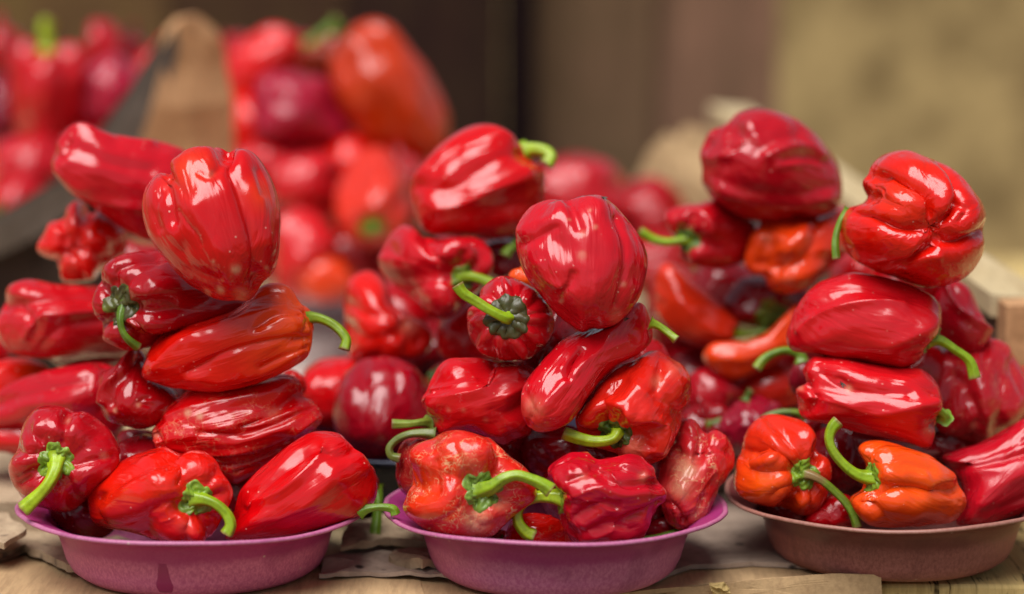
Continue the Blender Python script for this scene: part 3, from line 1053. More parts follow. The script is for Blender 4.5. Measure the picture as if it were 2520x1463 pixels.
pepper("A2", 1, [(900, 893), (800, 893), (700, 925), (640, 985), (625, 1040), (580, 1110), (562, 1190), (580, 1270), (615, 1300), (610, 1350), (640, 1410), (710, 1450), (790, 1475), (900, 1450), (1050, 1400), (1300, 1330), (1480, 1260), (1500, 1160), (1350, 1060), (1100, 960), (1000, 900)],
       1.63, "dark red pepper with a blackish ragged calyx, under the left heap's top pepper", (.34, .001, .005), pole=(758, 1195), asp=1.25, lobes=5, ld=.16, dent=.22, group=GL, res=3,
       strokes=[([(740, 1130), (718, 1060), (735, 990), (830, 945), (940, 925)], 13, 12), ([(680, 1140), (620, 1080), (610, 1030)], 12, 9), ([(690, 1270), (640, 1300), (600, 1310)], 12, 9), ([(830, 1100), (850, 1050), (900, 1040), (935, 1060)], 14, -6),
                ([(850, 1200), (950, 1180), (1050, 1190)], 14, 8), ([(840, 1290), (870, 1340), (860, 1400)], 12, 8)],
       calyx=(128, OLIVE, 5), stem=([(765, 1195), (752, 1270), (762, 1340), (795, 1395), (850, 1442, 115)], 9.5, (.09, .17, .008)))
pepper("A3", 0, [(355, 880), (351, 910), (355, 930), (385, 950), (440, 964), (530, 966), (620, 948), (700, 915), (750, 888), (768, 862), (771, 820), (768, 790), (760, 765), (738, 742), (715, 706), (680, 693), (645, 700), (615, 730), (560, 768), (450, 800), (390, 828), (362, 862)],
       1.605, "orange red elongated pepper lying across the left heap, green stalk hooking over at its right", BRIGHT, pole=(765, 785), zs=1, asp=1.75, lobes=4, ld=.10, dent=.08, taper=.3, group=GL, res=3,
       org=[('s', .75, .55), (720, 840, 90, .35)],
       strokes=[([(385, 905), (440, 850), (520, 810), (620, 780), (710, 755)], 14, -7), ([(640, 805), (700, 770), (762, 775)], 9, 7), ([(470, 915), (520, 890), (560, 868), (620, 850), (700, 835), (765, 830)], 9, 8), ([(480, 930), (560, 935), (650, 915), (750, 860)], 15, -6), ([(650, 905), (700, 880), (762, 855)], 9, 6), ([(630, 735), (690, 715), (735, 745)], 10, 5)],
       stem=([(750, 783, -5), (778, 783, -5), (808, 793, 0), (835, 812, 6), (852, 836, 10), (848, 860, 14)], 13, GREEN))
pepper("A4", 2, [(940, 450), (1000, 360), (1070, 290), (1200, 225), (1380, 200), (1500, 190), (1580, 180), (1640, 172), (1700, 178), (1760, 225), (1785, 290), (1840, 330), (1880, 400), (1885, 450), (1850, 510), (1790, 550), (1700, 620), (1600, 690), (1500, 775), (1420, 818), (1370, 818), (1290, 760), (1150, 680), (1000, 640), (930, 610), (895, 560), (900, 490)],
       1.615, "shrivelled red pepper with long pleats, below the orange red one in the left heap", RED, tip=(930, 540), asp=1.5, lobes=5, ld=.06, taper=.2, group=GL, res=3, wr=(.030, 2.6, .9), crack=.35,
       strokes=[([(950, 570), (1100, 610), (1300, 635), (1500, 610), (1700, 530), (1850, 430)], 7, -8), ([(960, 600), (1150, 655), (1350, 665), (1550, 630), (1720, 560)], 7, 9), ([(1330, 700), (1480, 680), (1650, 610)], 6, 8), ([(1200, 500), (1450, 515), (1650, 450), (1850, 350)], 8, 9),
                ([(1450, 480), (1600, 400), (1750, 285)], 11, 11), ([(1000, 420), (1150, 360), (1400, 310), (1600, 270), (1700, 220)], 12, -6), ([(920, 500), (960, 540), (980, 600)], 8, 8), ([(1400, 740), (1530, 700)], 6, 6)],
       pale=[(1130, 390, 22, .7), (1200, 405, 22, .8), (1620, 400, 40, .25), (935, 520, 25, .4)])
pepper("A5", 2, [(120, 520), (160, 440), (220, 380), (300, 360), (380, 375), (430, 400), (500, 400), (560, 440), (640, 510), (690, 580), (710, 660), (695, 740), (640, 800), (560, 860), (480, 930), (420, 970), (340, 980), (260, 950), (200, 930), (150, 900), (110, 840), (80, 770), (68, 700), (88, 650), (110, 610)],
       1.572, "red pepper at the left rim of the left bowl, its green stalk hanging towards us", (.42, .003, .009), pole=(372, 668), asp=1.0, lobes=4, ld=.17, dent=.24, group=GL, res=3,
       strokes=[([(420, 560), (430, 470), (425, 395)], 13, 9), ([(270, 620), (200, 620), (120, 600)], 13, 9), ([(480, 680), (580, 660), (690, 640)], 10, 8), ([(300, 740), (220, 850), (170, 900)], 16, 7), ([(440, 780), (470, 860), (460, 930)], 14, 7), ([(260, 470), (250, 540), (290, 590)], 12, -7), ([(150, 760), (240, 720)], 4, 4), ([(160, 800), (230, 760)], 4, 4)],
       calyx=(112, LEAF, 6), stem=([(372, 660), (374, 720), (345, 790), (285, 860), (200, 940)], 17, LIME), pale=[(430, 440, 16, .4), (640, 640, 20, .4)])
pepper("A6", 2, [(490, 880), (530, 800), (640, 720), (760, 660), (880, 620), (960, 605), (1060, 640), (1120, 615), (1200, 620), (1270, 670), (1310, 740), (1350, 800), (1370, 870), (1350, 960), (1310, 1010), (1270, 1070), (1220, 1130), (1150, 1145), (1000, 1145), (800, 1120), (620, 1095), (520, 1060), (485, 980)],
       1.550, "bright red pepper at the front of the left bowl, stalk curling to the right", BRIGHT, pole=(1185, 880), asp=1.45, lobes=4, ld=.13, dent=.18, taper=.15, group=GL, res=3,
       strokes=[([(1110, 780), (1090, 690), (1000, 660), (880, 690), (700, 800), (560, 900)], 18, 12), ([(1110, 900), (1000, 920), (900, 1000), (870, 1110)], 24, 13), ([(1250, 800), (1300, 740), (1310, 720)], 12, 7), ([(1150, 1000), (1130, 1070), (1130, 1140)], 16, 9), ([(1250, 980), (1300, 1000)], 9, 8),
                ([(600, 880), (560, 960), (600, 1040)], 14, 6), ([(950, 760), (1050, 720), (1090, 800)], 20, -8), ([(1000, 1000), (1080, 980), (1120, 1020)], 14, -7)],
       calyx=(105, LEAF, 5), stem=([(1185, 880), (1240, 885), (1310, 915), (1365, 970), (1385, 1030), (1362, 1080)], 14.5, GREEN), org=[(700, 950, 160, .12), (1060, 830, 140, .12)], pale=[(1130, 1040, 45, .12)])
pepper("A7", 2, [(1325, 1130), (1345, 1060), (1370, 1000), (1400, 880), (1450, 800), (1560, 690), (1650, 610), (1740, 550), (1840, 512), (1940, 512), (2010, 540), (2070, 600), (2130, 640), (2180, 710), (2202, 800), (2197, 900), (2150, 970), (2060, 1030), (1950, 1070), (1800, 1105), (1600, 1135), (1450, 1145)],
       1.560, "large smooth red pepper on the left bowl's right rim, tapering to the left", RED, tip=(1345, 1110), asp=1.5, lobes=3, ld=.05, taper=.5, group=GL, res=3,
       strokes=[([(1440, 950), (1530, 840), (1650, 730), (1790, 640)], 26, 15), ([(1480, 930), (1600, 880), (1750, 780), (1870, 660), (1900, 600)], 10, -9), ([(1880, 600), (1980, 640), (2070, 620)], 14, 7), ([(1500, 1020), (1700, 980), (1880, 870), (1950, 770)], 30, -8), ([(1620, 1060), (1800, 1000), (2000, 900)], 26, 5)],
       stem=([(2110, 975, 20), (2160, 955, 26), (2230, 948, 26), (2300, 960, 24), (2316, 990, 22)], 11, (.13, .25, .01)))
pepper("A8", 2, [(575, 210), (600, 160), (680, 120), (715, 65), (770, 28), (830, 40), (880, 150), (960, 230), (1040, 290), (1050, 360), (970, 440), (890, 485), (800, 492), (700, 465), (630, 430), (590, 350), (575, 280)],
       1.625, "small dark red pepper with a sharp shiny ridge, tucked in left of the pleated one", DEEP, tip=(790, 440), asp=1.1, lobes=3, ld=.1, group=GL,
       strokes=[([(620, 330), (640, 250), (720, 170), (780, 60)], 10, -12), ([(680, 340), (700, 240), (780, 150), (830, 80)], 12, 10), ([(900, 350), (850, 330), (900, 300)], 7, 5)], pale=[(705, 380, 14, .6), (842, 345, 14, .6)])
pepper("A9", 2, [(1640, 200), (1680, 150), (1740, 160), (1790, 215), (1785, 280), (1700, 300)], 1.68, "orange red pepper sliver showing behind the right end of the pleated pepper", BRIGHT, tip=(1750, 200), res=1, group=GL)
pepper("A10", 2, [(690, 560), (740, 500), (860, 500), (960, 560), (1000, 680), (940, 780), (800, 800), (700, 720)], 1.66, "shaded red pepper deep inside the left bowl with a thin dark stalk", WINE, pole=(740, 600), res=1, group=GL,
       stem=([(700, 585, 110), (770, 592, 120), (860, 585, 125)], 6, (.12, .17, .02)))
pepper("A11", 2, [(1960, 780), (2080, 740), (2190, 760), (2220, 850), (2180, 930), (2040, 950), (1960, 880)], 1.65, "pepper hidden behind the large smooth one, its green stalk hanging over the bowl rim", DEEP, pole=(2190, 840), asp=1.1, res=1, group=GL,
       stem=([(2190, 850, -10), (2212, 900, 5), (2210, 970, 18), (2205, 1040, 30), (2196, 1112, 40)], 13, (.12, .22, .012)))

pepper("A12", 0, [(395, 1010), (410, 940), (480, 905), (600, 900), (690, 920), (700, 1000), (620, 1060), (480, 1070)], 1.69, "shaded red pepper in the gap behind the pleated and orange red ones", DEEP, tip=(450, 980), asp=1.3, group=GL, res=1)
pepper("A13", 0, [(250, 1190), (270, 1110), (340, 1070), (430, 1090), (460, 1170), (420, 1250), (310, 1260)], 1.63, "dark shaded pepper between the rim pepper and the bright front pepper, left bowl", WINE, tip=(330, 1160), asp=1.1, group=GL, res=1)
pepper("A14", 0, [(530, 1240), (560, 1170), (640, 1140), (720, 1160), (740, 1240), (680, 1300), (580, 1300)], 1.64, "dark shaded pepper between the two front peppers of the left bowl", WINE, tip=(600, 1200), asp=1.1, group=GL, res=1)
pepper("A15", 0, [(290, 1230), (330, 1170), (420, 1150), (500, 1180), (520, 1260), (440, 1310), (340, 1300)], 1.585, "added dark pepper standing in for shade at the bottom of the left bowl", WINE, tip=(360, 1220), asp=1.2, group=GL, res=1)  # added to darken the shaded bowl floor between the front peppers
pepper("A16", 0, [(120, 1240), (150, 1190), (220, 1180), (280, 1220), (290, 1290), (230, 1330), (150, 1300)], 1.60, "added dark pepper standing in for shade at the left inside the left bowl", WINE, tip=(160, 1240), asp=1.1, group=GL, res=1)  # added; its wine colour stands in for the shaded inside of the bowl
# --- heap behind the left bowl
pepper("B1", 1, [(318, 370), (345, 300), (400, 215), (450, 160), (510, 143), (580, 165), (700, 212), (800, 225), (900, 232), (1000, 258), (1080, 300), (1150, 420), (1120, 600), (1000, 790), (880, 838), (780, 800), (700, 740), (600, 660), (520, 600), (440, 560), (390, 500), (340, 430)],
       1.76, "long red pepper on top of the left back heap, blunt end up at left", (.52, .004, .012), tip=(345, 330), asp=1.7, lobes=4, ld=.06, taper=.1, group=GLB,
       strokes=[([(380, 420), (500, 540), (680, 610), (850, 640)], 14, -9), ([(480, 300), (600, 350), (760, 400), (900, 420)], 26, 7), ([(370, 280), (430, 200), (520, 170), (700, 235), (900, 260)], 9, -7), ([(355, 330), (400, 340), (440, 270)], 10, 8)])
pepper("B2", 1, [(222, 860), (265, 780), (290, 720), (370, 690), (400, 620), (450, 583), (485, 610), (520, 670), (600, 640), (690, 700), (740, 800), (725, 900), (660, 960), (600, 1010), (540, 1060), (440, 1072), (370, 1055), (360, 1000), (340, 950), (290, 930), (240, 905)],
       1.78, "small knobbly red pepper with a puckered tip facing us, left back heap", BRIGHT, tip=(455, 865), asp=1.0, lobes=5, ld=.12, tdent=.1, group=GLB,
       strokes=[([(455, 865), (410, 790), (370, 700)], 14, 12), ([(455, 865), (520, 770), (530, 670)], 14, 12), ([(455, 865), (560, 880), (640, 940)], 14, 10), ([(455, 865), (380, 920), (340, 960)], 12, 10), ([(455, 865), (470, 960), (500, 1060)], 14, 8), ([(640, 760), (700, 820), (700, 900)], 14, 9)], pale=[(450, 1010, 40, .3)])
pepper("B3", 0, [(6, 800), (18, 765), (30, 745), (32, 715), (48, 698), (90, 690), (160, 700), (230, 700), (300, 715), (370, 760), (380, 830), (330, 875), (230, 880), (140, 885), (60, 872), (20, 845)],
       1.75, "dull red pepper with bumpy lobes at the left edge, below the knobbly one", (.50, .005, .010), tip=(70, 800), asp=1.5, lobes=3, ld=.12, taper=.1, group=GLB,
       strokes=[([(30, 755), (90, 745), (170, 730), (260, 735)], 14, 10), ([(90, 830), (130, 780), (180, 775), (260, 765)], 10, -7), ([(85, 760), (120, 800), (110, 830)], 12, 6), ([(130, 850), (190, 800), (270, 790)], 16, 8)])
pepper("B3b", 0, [(120, 880), (160, 830), (230, 800), (310, 810), (370, 850), (340, 890), (240, 905), (160, 905)], 1.79, "shaded red pepper squeezed under the bumpy lobed one at left", DEEP, tip=(150, 880), asp=1.4, group=GLB, res=1)
pepper("B4", 0, [(-70, 950), (-40, 905), (0, 888), (50, 880), (95, 888), (122, 912), (125, 960), (60, 1000), (-30, 1000)], 1.76, "orange red pepper end at the far left edge above the long dark one", BRIGHT, pole=(-60, 950), asp=1.2, org=[('t', .9)], group=GLB, res=1)
pepper("B4b", 0, [(-60, 880), (-30, 840), (5, 838), (25, 860), (20, 900), (-20, 920)], 1.80, "pinkish pepper barely showing at the left edge above the orange red one", DEEP, pole=(-60, 880), group=GLB, res=1)
pepper("B5", 0, [(-90, 1040), (-40, 985), (30, 945), (100, 918), (180, 900), (240, 893), (300, 915), (330, 990), (310, 1060), (250, 1100), (100, 1085), (0, 1070), (-70, 1070)],
       1.715, "long dark red pepper with a white sheen lying at the left edge", (.45, .003, .010), pole=(290, 950), asp=1.8, lobes=3, ld=.06, taper=.3, group=GLB,
       strokes=[([(0, 975), (60, 940), (130, 918)], 10, -7), ([(-20, 1000), (60, 975), (150, 950), (240, 930)], 16, 8), ([(0, 1020), (100, 990), (200, 985)], 16, -5)])
pepper("B6", 0, [(-90, 1090), (-30, 1040), (60, 1020), (170, 1030), (260, 1060), (270, 1120), (160, 1150), (50, 1125), (0, 1115), (-60, 1112)], 1.72, "red pepper underneath the long dark one at the left edge", RED, pole=(250, 1100), asp=1.5, group=GLB, res=1)
pepper("B7", 0, [(265, 640), (300, 590), (350, 600), (400, 610), (420, 680), (380, 720), (300, 700)], 1.86, "dark red pepper showing in the gap behind the left heap's top pepper", DEEP, tip=(330, 640), group=GLB, res=1)

# --- middle bowl
pepper("C1", 3, [(1000, 740), (1008, 680), (1040, 620), (1100, 560), (1180, 525), (1260, 520), (1310, 530), (1390, 510), (1480, 513), (1560, 548), (1640, 620), (1720, 710), (1770, 800), (1792, 900), (1780, 1010), (1750, 1100), (1700, 1180), (1620, 1250), (1540, 1290), (1460, 1300), (1410, 1318), (1360, 1300), (1250, 1210), (1150, 1100), (1080, 1010), (1030, 920), (1003, 830)],
       1.580, "rounded red pepper on top of the middle heap, with a fly at its crown", (.54, .004, .012), tip=(1405, 1260), asp=1.1, lobes=4, ld=.03, taper=.15, group=GM, res=3, wr=(.018, 2.0, .6),
       strokes=[([(1310, 515), (1345, 600), (1375, 700)], 14, 9), ([(1600, 640), (1645, 780), (1655, 900), (1630, 1040), (1600, 1160)], 9, 8), ([(1030, 720), (1120, 680), (1200, 660), (1260, 590)], 22, -7), ([(1040, 800), (1130, 760), (1230, 700)], 14, 6), ([(1140, 920), (1180, 1000), (1260, 1060)], 12, -6), ([(1260, 1100), (1310, 1050), (1335, 980)], 9, 6), ([(1700, 700), (1740, 850), (1720, 1000)], 16, 5), ([(1450, 960), (1460, 1060), (1440, 1160)], 26, -5), ([(1250, 780), (1330, 900), (1320, 1000)], 26, 5)],
       pale=[(1395, 740, 20, .45), (1390, 870, 24, .5), (1470, 700, 15, .5), (1315, 655, 10, .5), (1600, 1230, 40, .4), (1640, 1040, 18, .4), (1270, 1140, 14, .6), (1440, 600, 10, .5)])
pepper("C2", 3, [(770, 1140), (800, 1060), (860, 1000), (930, 978), (1010, 1000), (1080, 1040), (1170, 1110), (1230, 1230), (1220, 1340), (1160, 1430), (1080, 1490), (960, 1502), (860, 1482), (780, 1440), (725, 1360), (703, 1270), (712, 1190)],
       1.600, "red pepper with a flat blackish calyx facing us, left of the middle heap's top", (.46, .004, .009), pole=(950, 1235), asp=1.1, lobes=9, ld=.10, dent=.10, lump=.012, group=GM, res=3,
       strokes=[([(930, 1110), (910, 1050), (900, 1000)], 8, 6), ([(1010, 1120), (1040, 1060), (1060, 1040)], 8, 6), ([(1060, 1220), (1160, 1200), (1220, 1200)], 8, 6), ([(830, 1180), (760, 1150)], 8, 6), ([(900, 1350), (900, 1420), (910, 1480)], 8, 5), ([(1020, 1320), (1080, 1400), (1100, 1460)], 8, 5)],
       calyx=(138, OLIVE, 8), stem=([(960, 1240), (935, 1238), (850, 1195), (760, 1140), (690, 1095), (655, 1045)], 14, GREEN))
pepper("C3", 0, [(1535, 765), (1560, 745), (1582, 748), (1602, 780), (1609, 815), (1605, 842), (1580, 870), (1530, 893), (1480, 935), (1440, 990), (1400, 1042), (1350, 1062), (1310, 1057), (1284, 1020), (1284, 970), (1300, 930), (1340, 880), (1380, 838), (1430, 810), (1490, 790)],
       1.578, "bent horn shaped red pepper leaning across the middle heap, pointing down to the left", (.54, .004, .010), tip=(1325, 1045), asp=2.3, lobes=3, ld=.04, taper=.2, block=.5, group=GM, res=3,
       strokes=[([(1395, 925), (1405, 890), (1425, 865)], 10, 12), ([(1380, 905), (1430, 845), (1500, 815)], 10, -5), ([(1330, 1000), (1370, 960), (1450, 880), (1540, 840)], 14, -5), ([(1290, 960), (1310, 1000), (1300, 1040)], 10, 4)],
       stem=([(1600, 795, -5), (1622, 803, -4), (1645, 820, 0), (1664, 836, 4)], 10.5, GREEN), pale=[(1310, 1000, 25, .35), (1330, 1052, 20, .35)])
pepper("C4", 4, [(438, 300), (460, 220), (500, 140), (550, 70), (620, 38), (760, 40), (880, 58), (960, 48), (1060, 70), (1130, 120), (1150, 250), (1120, 400), (1080, 495), (1000, 535), (930, 568), (850, 542), (740, 485), (640, 480), (540, 500), (490, 450), (455, 380)],
       1.605, "squarish red pepper in the left of the middle heap, its upper face dented and dull", (.54, .004, .008), pole=(460, 400), zs=1, asp=1.25, lobes=4, ld=.05, group=GM, res=3,
       strokes=[([(480, 290), (600, 260), (740, 235), (830, 195), (880, 130), (1000, 120)], 14, -12), ([(560, 180), (660, 130), (790, 130)], 40, 9), ([(830, 180), (870, 110), (860, 60)], 8, 6), ([(940, 260), (1000, 230), (1050, 200)], 12, -6), ([(500, 230), (640, 200), (760, 170)], 6, -5), ([(870, 350), (960, 360), (1050, 320)], 20, 7)],
       stem=([(470, 428, 10), (430, 424, 30), (360, 430, 40), (260, 432, 45)], 10.5, (.20, .27, .03)), pale=[(690, 340, 14, .3), (600, 340, 14, .3), (820, 400, 16, .35), (520, 400, 20, .3)])
pepper("C5", 4, [(330, 900), (352, 840), (375, 800), (370, 700), (348, 620), (375, 570), (430, 540), (500, 520), (560, 490), (640, 475), (740, 490), (820, 512), (900, 560), (980, 620), (1060, 680), (1110, 760), (1120, 850), (1060, 930), (980, 990), (920, 1045), (860, 1105), (760, 1135), (640, 1120), (500, 1085), (380, 1020), (322, 950)],
       1.545, "light red pepper with cracked skin and a pale scar, front left of the middle bowl", (.66, .016, .008), pole=(795, 815), asp=1.05, lobes=4, ld=.15, dent=.26, group=GM, res=3, crack=1.0,
       strokes=[([(710, 740), (680, 640), (640, 560)], 14, 6), ([(880, 720), (950, 680), (1050, 700)], 20, 6), ([(700, 900), (600, 980), (480, 1060)], 26, 8), ([(470, 560), (520, 620), (500, 760)], 26, 6), ([(360, 760), (420, 800), (520, 830)], 30, 9), ([(600, 560), (760, 530), (900, 600)], 24, -6), ([(720, 960), (800, 1040), (900, 1010)], 16, 6), ([(530, 640), (540, 800)], 8, 4), ([(620, 660), (620, 760)], 8, 4)],
       calyx=(125, (.17, .28, .035), 6), stem=([(795, 810), (860, 790), (930, 740), (1010, 722), (1100, 750), (1160, 780), (1205, 812)], 15.5, GREEN), pale=[(770, 1010, 80, .95), (720, 660, 60, .25), (900, 880, 60, .5)], org=[(420, 800, 160, .4), (620, 640, 120, .3)])
pepper("C5b", 4, [(278, 700), (285, 610), (320, 545), (390, 510), (500, 520), (560, 640), (540, 800), (440, 890), (340, 870), (285, 800)], 1.60, "dull brownish red pepper peeping out behind the cracked one, with a curled stalk", (.33, .012, .012), pole=(400, 500), asp=1.1, lobes=4, group=GM, crack=.3,
       stem=([(520, 490, 60), (440, 482, 60), (360, 490, 60), (290, 520, 55), (245, 570, 55), (255, 620, 55), (305, 636, 55)], 10.5, (.14, .18, .03)))
pepper("C6", 4, [(1430, 300), (1500, 180), (1600, 90), (1720, 40), (1800, 0), (1870, -8), (1915, 30), (2000, 70), (2050, 150), (2065, 240), (2040, 320), (2000, 360), (1990, 420), (1950, 520), (1900, 610), (1830, 655), (1740, 665), (1640, 625), (1520, 580), (1440, 560), (1380, 500), (1378, 420), (1415, 370)],
       1.590, "bright red pepper with its stalk deep in a hollow, right of the horn shaped one", (.68, .014, .006), pole=(1590, 480), asp=1.1, lobes=4, ld=.13, dent=.34, group=GM, res=3, wr=(.018, 3.2, .0),
       strokes=[([(1400, 400), (1480, 330), (1580, 300), (1640, 340), (1700, 390), (1820, 390), (1880, 470), (1850, 580)], 20, -14), ([(1590, 430), (1600, 380), (1610, 340)], 14, 8), ([(1680, 500), (1760, 500), (1780, 560)], 26, 12), ([(1870, 20), (1860, 120), (1840, 220)], 14, 8), ([(1900, 60), (1960, 130), (2020, 180)], 20, -7), ([(1450, 540), (1500, 490)], 14, 8), ([(1700, 180), (1760, 240)], 14, -6), ([(1640, 160), (1560, 250)], 14, 5), ([(1850, 280), (1960, 330)], 16, 5)],
       calyx=(112, (.07, .12, .015), 6), stem=([(1590, 470), (1605, 480), (1570, 515), (1480, 528), (1390, 515), (1285, 478)], 15, LIME), pale=[(1690, 560, 70, .35), (1480, 590, 60, .4), (1840, 170, 40, .3), (1960, 90, 60, .2)])
pepper("C7", 4, [(1195, 720), (1225, 680), (1280, 640), (1340, 608), (1420, 610), (1500, 645), (1600, 640), (1680, 625), (1760, 650), (1830, 700), (1850, 780), (1892, 830), (1892, 900), (1850, 960), (1810, 1050), (1740, 1125), (1640, 1152), (1500, 1163), (1380, 1158), (1320, 1105), (1270, 1010), (1252, 900), (1262, 830), (1215, 790)],
       1.540, "wrinkled crimson pepper at the front of the middle bowl, stalk curling down at its left", (.45, .003, .012), pole=(1250, 880), zs=1, asp=1.05, lobes=5, ld=.10, dent=.10, group=GM, res=3, wr=(.036, 3.8, .1),
       strokes=[([(1300, 760), (1400, 720), (1460, 690)], 12, 9), ([(1500, 700), (1560, 760), (1700, 790), (1850, 780)], 11, 11), ([(1330, 860), (1500, 800), (1640, 850), (1780, 830)], 12, -8), ([(1350, 980), (1480, 900), (1600, 920)], 14, 9), ([(1640, 1000), (1760, 950), (1870, 900)], 11, 9), ([(1400, 1080), (1560, 1020), (1700, 1060)], 14, 8), ([(1640, 680), (1700, 700), (1760, 720)], 9, 9)],
       calyx=(98, LEAF, 5), stem=([(1262, 885), (1220, 870), (1130, 872), (1050, 905), (1012, 965), (1020, 1030), (1062, 1085), (1110, 1108)], 15, LIME), pale=[(1400, 740, 30, .2), (1760, 740, 30, .3)])
pepper("C8", 4, [(1845, 690), (1880, 620), (1945, 560), (1968, 480), (2000, 415), (2060, 406), (2110, 440), (2145, 488), (2200, 474), (2260, 508), (2310, 590), (2323, 680), (2290, 760), (2230, 830), (2190, 920), (2150, 1010), (2080, 1052), (1980, 1068), (1915, 1030), (1880, 960), (1865, 900), (1825, 850), (1818, 760)],
       1.600, "faded wrinkled red pepper at the right of the middle bowl, its brown dried tip down", (.56, .014, .020), tip=(1930, 985), asp=1.35, lobes=4, ld=.08, group=GM, res=3, wr=(.026, 3.6, .2), crack=.9,
       strokes=[([(2130, 480), (2110, 560), (2080, 640)], 10, 11), ([(1960, 600), (2060, 620), (2200, 600)], 12, 6), ([(1920, 900), (1960, 940), (2000, 1020)], 8, 8), ([(2100, 900), (2140, 820), (2190, 760)], 8, 6), ([(2000, 1000), (2080, 960), (2120, 860)], 8, 7), ([(2020, 470), (2100, 520)], 7, 5), ([(2180, 560), (2270, 600)], 9, 5)],
       pale=[(2010, 700, 75, .75), (1985, 800, 70, .55), (2100, 960, 60, .25)])
pepper("C9", 4, [(922, 1150), (940, 1090), (980, 1020), (1060, 975), (1160, 975), (1260, 1010), (1320, 1080), (1340, 1165), (1240, 1200), (1000, 1190)], 1.565, "small red pepper low in the middle bowl under the curled stalk", BRIGHT, tip=(1000, 1130), asp=1.1, lobes=4, ld=.1, group=GM, crack=.3)
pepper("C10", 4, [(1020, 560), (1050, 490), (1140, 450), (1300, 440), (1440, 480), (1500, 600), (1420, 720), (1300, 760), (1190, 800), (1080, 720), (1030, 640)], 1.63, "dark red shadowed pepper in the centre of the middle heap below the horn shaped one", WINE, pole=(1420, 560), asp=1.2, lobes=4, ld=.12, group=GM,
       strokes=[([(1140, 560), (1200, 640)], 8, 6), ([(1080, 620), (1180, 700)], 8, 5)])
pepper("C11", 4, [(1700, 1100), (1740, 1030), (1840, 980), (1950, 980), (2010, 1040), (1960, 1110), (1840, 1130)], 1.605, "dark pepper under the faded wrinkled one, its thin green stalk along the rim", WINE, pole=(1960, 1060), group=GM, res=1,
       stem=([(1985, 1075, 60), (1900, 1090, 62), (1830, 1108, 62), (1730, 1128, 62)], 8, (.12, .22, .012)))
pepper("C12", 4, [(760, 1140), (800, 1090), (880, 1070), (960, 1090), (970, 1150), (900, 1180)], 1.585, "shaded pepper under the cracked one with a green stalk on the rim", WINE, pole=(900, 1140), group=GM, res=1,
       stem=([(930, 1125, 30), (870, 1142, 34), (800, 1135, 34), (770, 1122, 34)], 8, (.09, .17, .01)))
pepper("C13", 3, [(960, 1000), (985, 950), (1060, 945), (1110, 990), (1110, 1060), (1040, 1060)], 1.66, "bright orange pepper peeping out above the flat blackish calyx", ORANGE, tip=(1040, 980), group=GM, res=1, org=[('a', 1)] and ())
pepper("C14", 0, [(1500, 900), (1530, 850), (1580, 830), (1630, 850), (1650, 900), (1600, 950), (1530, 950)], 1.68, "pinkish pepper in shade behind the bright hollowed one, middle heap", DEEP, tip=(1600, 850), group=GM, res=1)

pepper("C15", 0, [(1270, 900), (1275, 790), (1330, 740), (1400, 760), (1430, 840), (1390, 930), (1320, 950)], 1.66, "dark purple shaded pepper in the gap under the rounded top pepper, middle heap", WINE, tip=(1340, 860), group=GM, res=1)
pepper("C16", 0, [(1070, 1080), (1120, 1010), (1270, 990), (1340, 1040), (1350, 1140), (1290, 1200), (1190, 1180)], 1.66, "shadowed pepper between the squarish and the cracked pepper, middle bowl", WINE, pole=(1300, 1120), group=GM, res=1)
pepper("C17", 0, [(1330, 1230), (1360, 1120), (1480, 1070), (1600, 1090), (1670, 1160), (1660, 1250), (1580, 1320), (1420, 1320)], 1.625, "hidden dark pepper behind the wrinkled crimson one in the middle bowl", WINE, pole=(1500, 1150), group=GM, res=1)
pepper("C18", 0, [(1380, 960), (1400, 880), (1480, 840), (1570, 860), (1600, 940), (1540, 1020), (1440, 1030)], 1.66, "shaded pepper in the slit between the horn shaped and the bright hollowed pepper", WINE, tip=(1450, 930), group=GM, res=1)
# --- heap behind the middle bowl
pepper("D1", 3, [(362, 470), (385, 390), (430, 320), (520, 220), (640, 130), (740, 85), (840, 73), (920, 93), (980, 140), (1030, 200), (1060, 270), (1130, 310), (1175, 360), (1178, 450), (1165, 540), (1110, 640), (1020, 720), (900, 760), (760, 762), (640, 748), (500, 740), (430, 690), (390, 620), (372, 540)],
       1.775, "bright red angular pepper on top of the middle back heap, light green stalk at right", RED, pole=(1120, 290), zs=-1, asp=1.2, lobes=4, ld=.09, dent=.1, group=GMB,
       strokes=[([(540, 590), (700, 560), (880, 470), (1080, 400)], 15, -10), ([(420, 450), (600, 470), (760, 380), (900, 280), (1040, 250)], 26, 10), ([(400, 420), (520, 290), (680, 160), (840, 110), (960, 160)], 12, -8), ([(700, 600), (900, 580), (1100, 560)], 20, 6)],
       stem=([(1060, 235, -10), (1110, 222, 0), (1180, 235, 8), (1210, 275, 12), (1185, 315, 14)], 17, LIME), pale=[(620, 640, 50, .3)])
pepper("D2", 3, [(165, 900), (190, 800), (240, 720), (310, 673), (390, 690), (440, 745), (540, 765), (650, 748), (760, 758), (840, 820), (876, 900), (855, 980), (790, 1060), (710, 1140), (610, 1235), (520, 1245), (430, 1180), (330, 1090), (230, 1010), (178, 960)],
       1.745, "glossy red pepper under the angular one, its blurred green stalk towards the middle heap", (.52, .004, .010), pole=(690, 1000), asp=1.3, lobes=4, ld=.14, dent=.24, group=GMB,
       strokes=[([(440, 740), (500, 830), (600, 930)], 24, 13), ([(230, 830), (330, 900), (500, 960)], 26, 8), ([(180, 880), (300, 890), (420, 920)], 14, -6), ([(580, 860), (620, 810), (720, 820), (740, 880)], 16, -9), ([(680, 920), (690, 870)], 14, 10), ([(380, 1080), (500, 1010), (640, 1020)], 22, 7)],
       calyx=(85, (.10, .20, .02), 5), stem=([(690, 1000), (740, 995), (820, 1020), (900, 1060)], 13, GREEN))
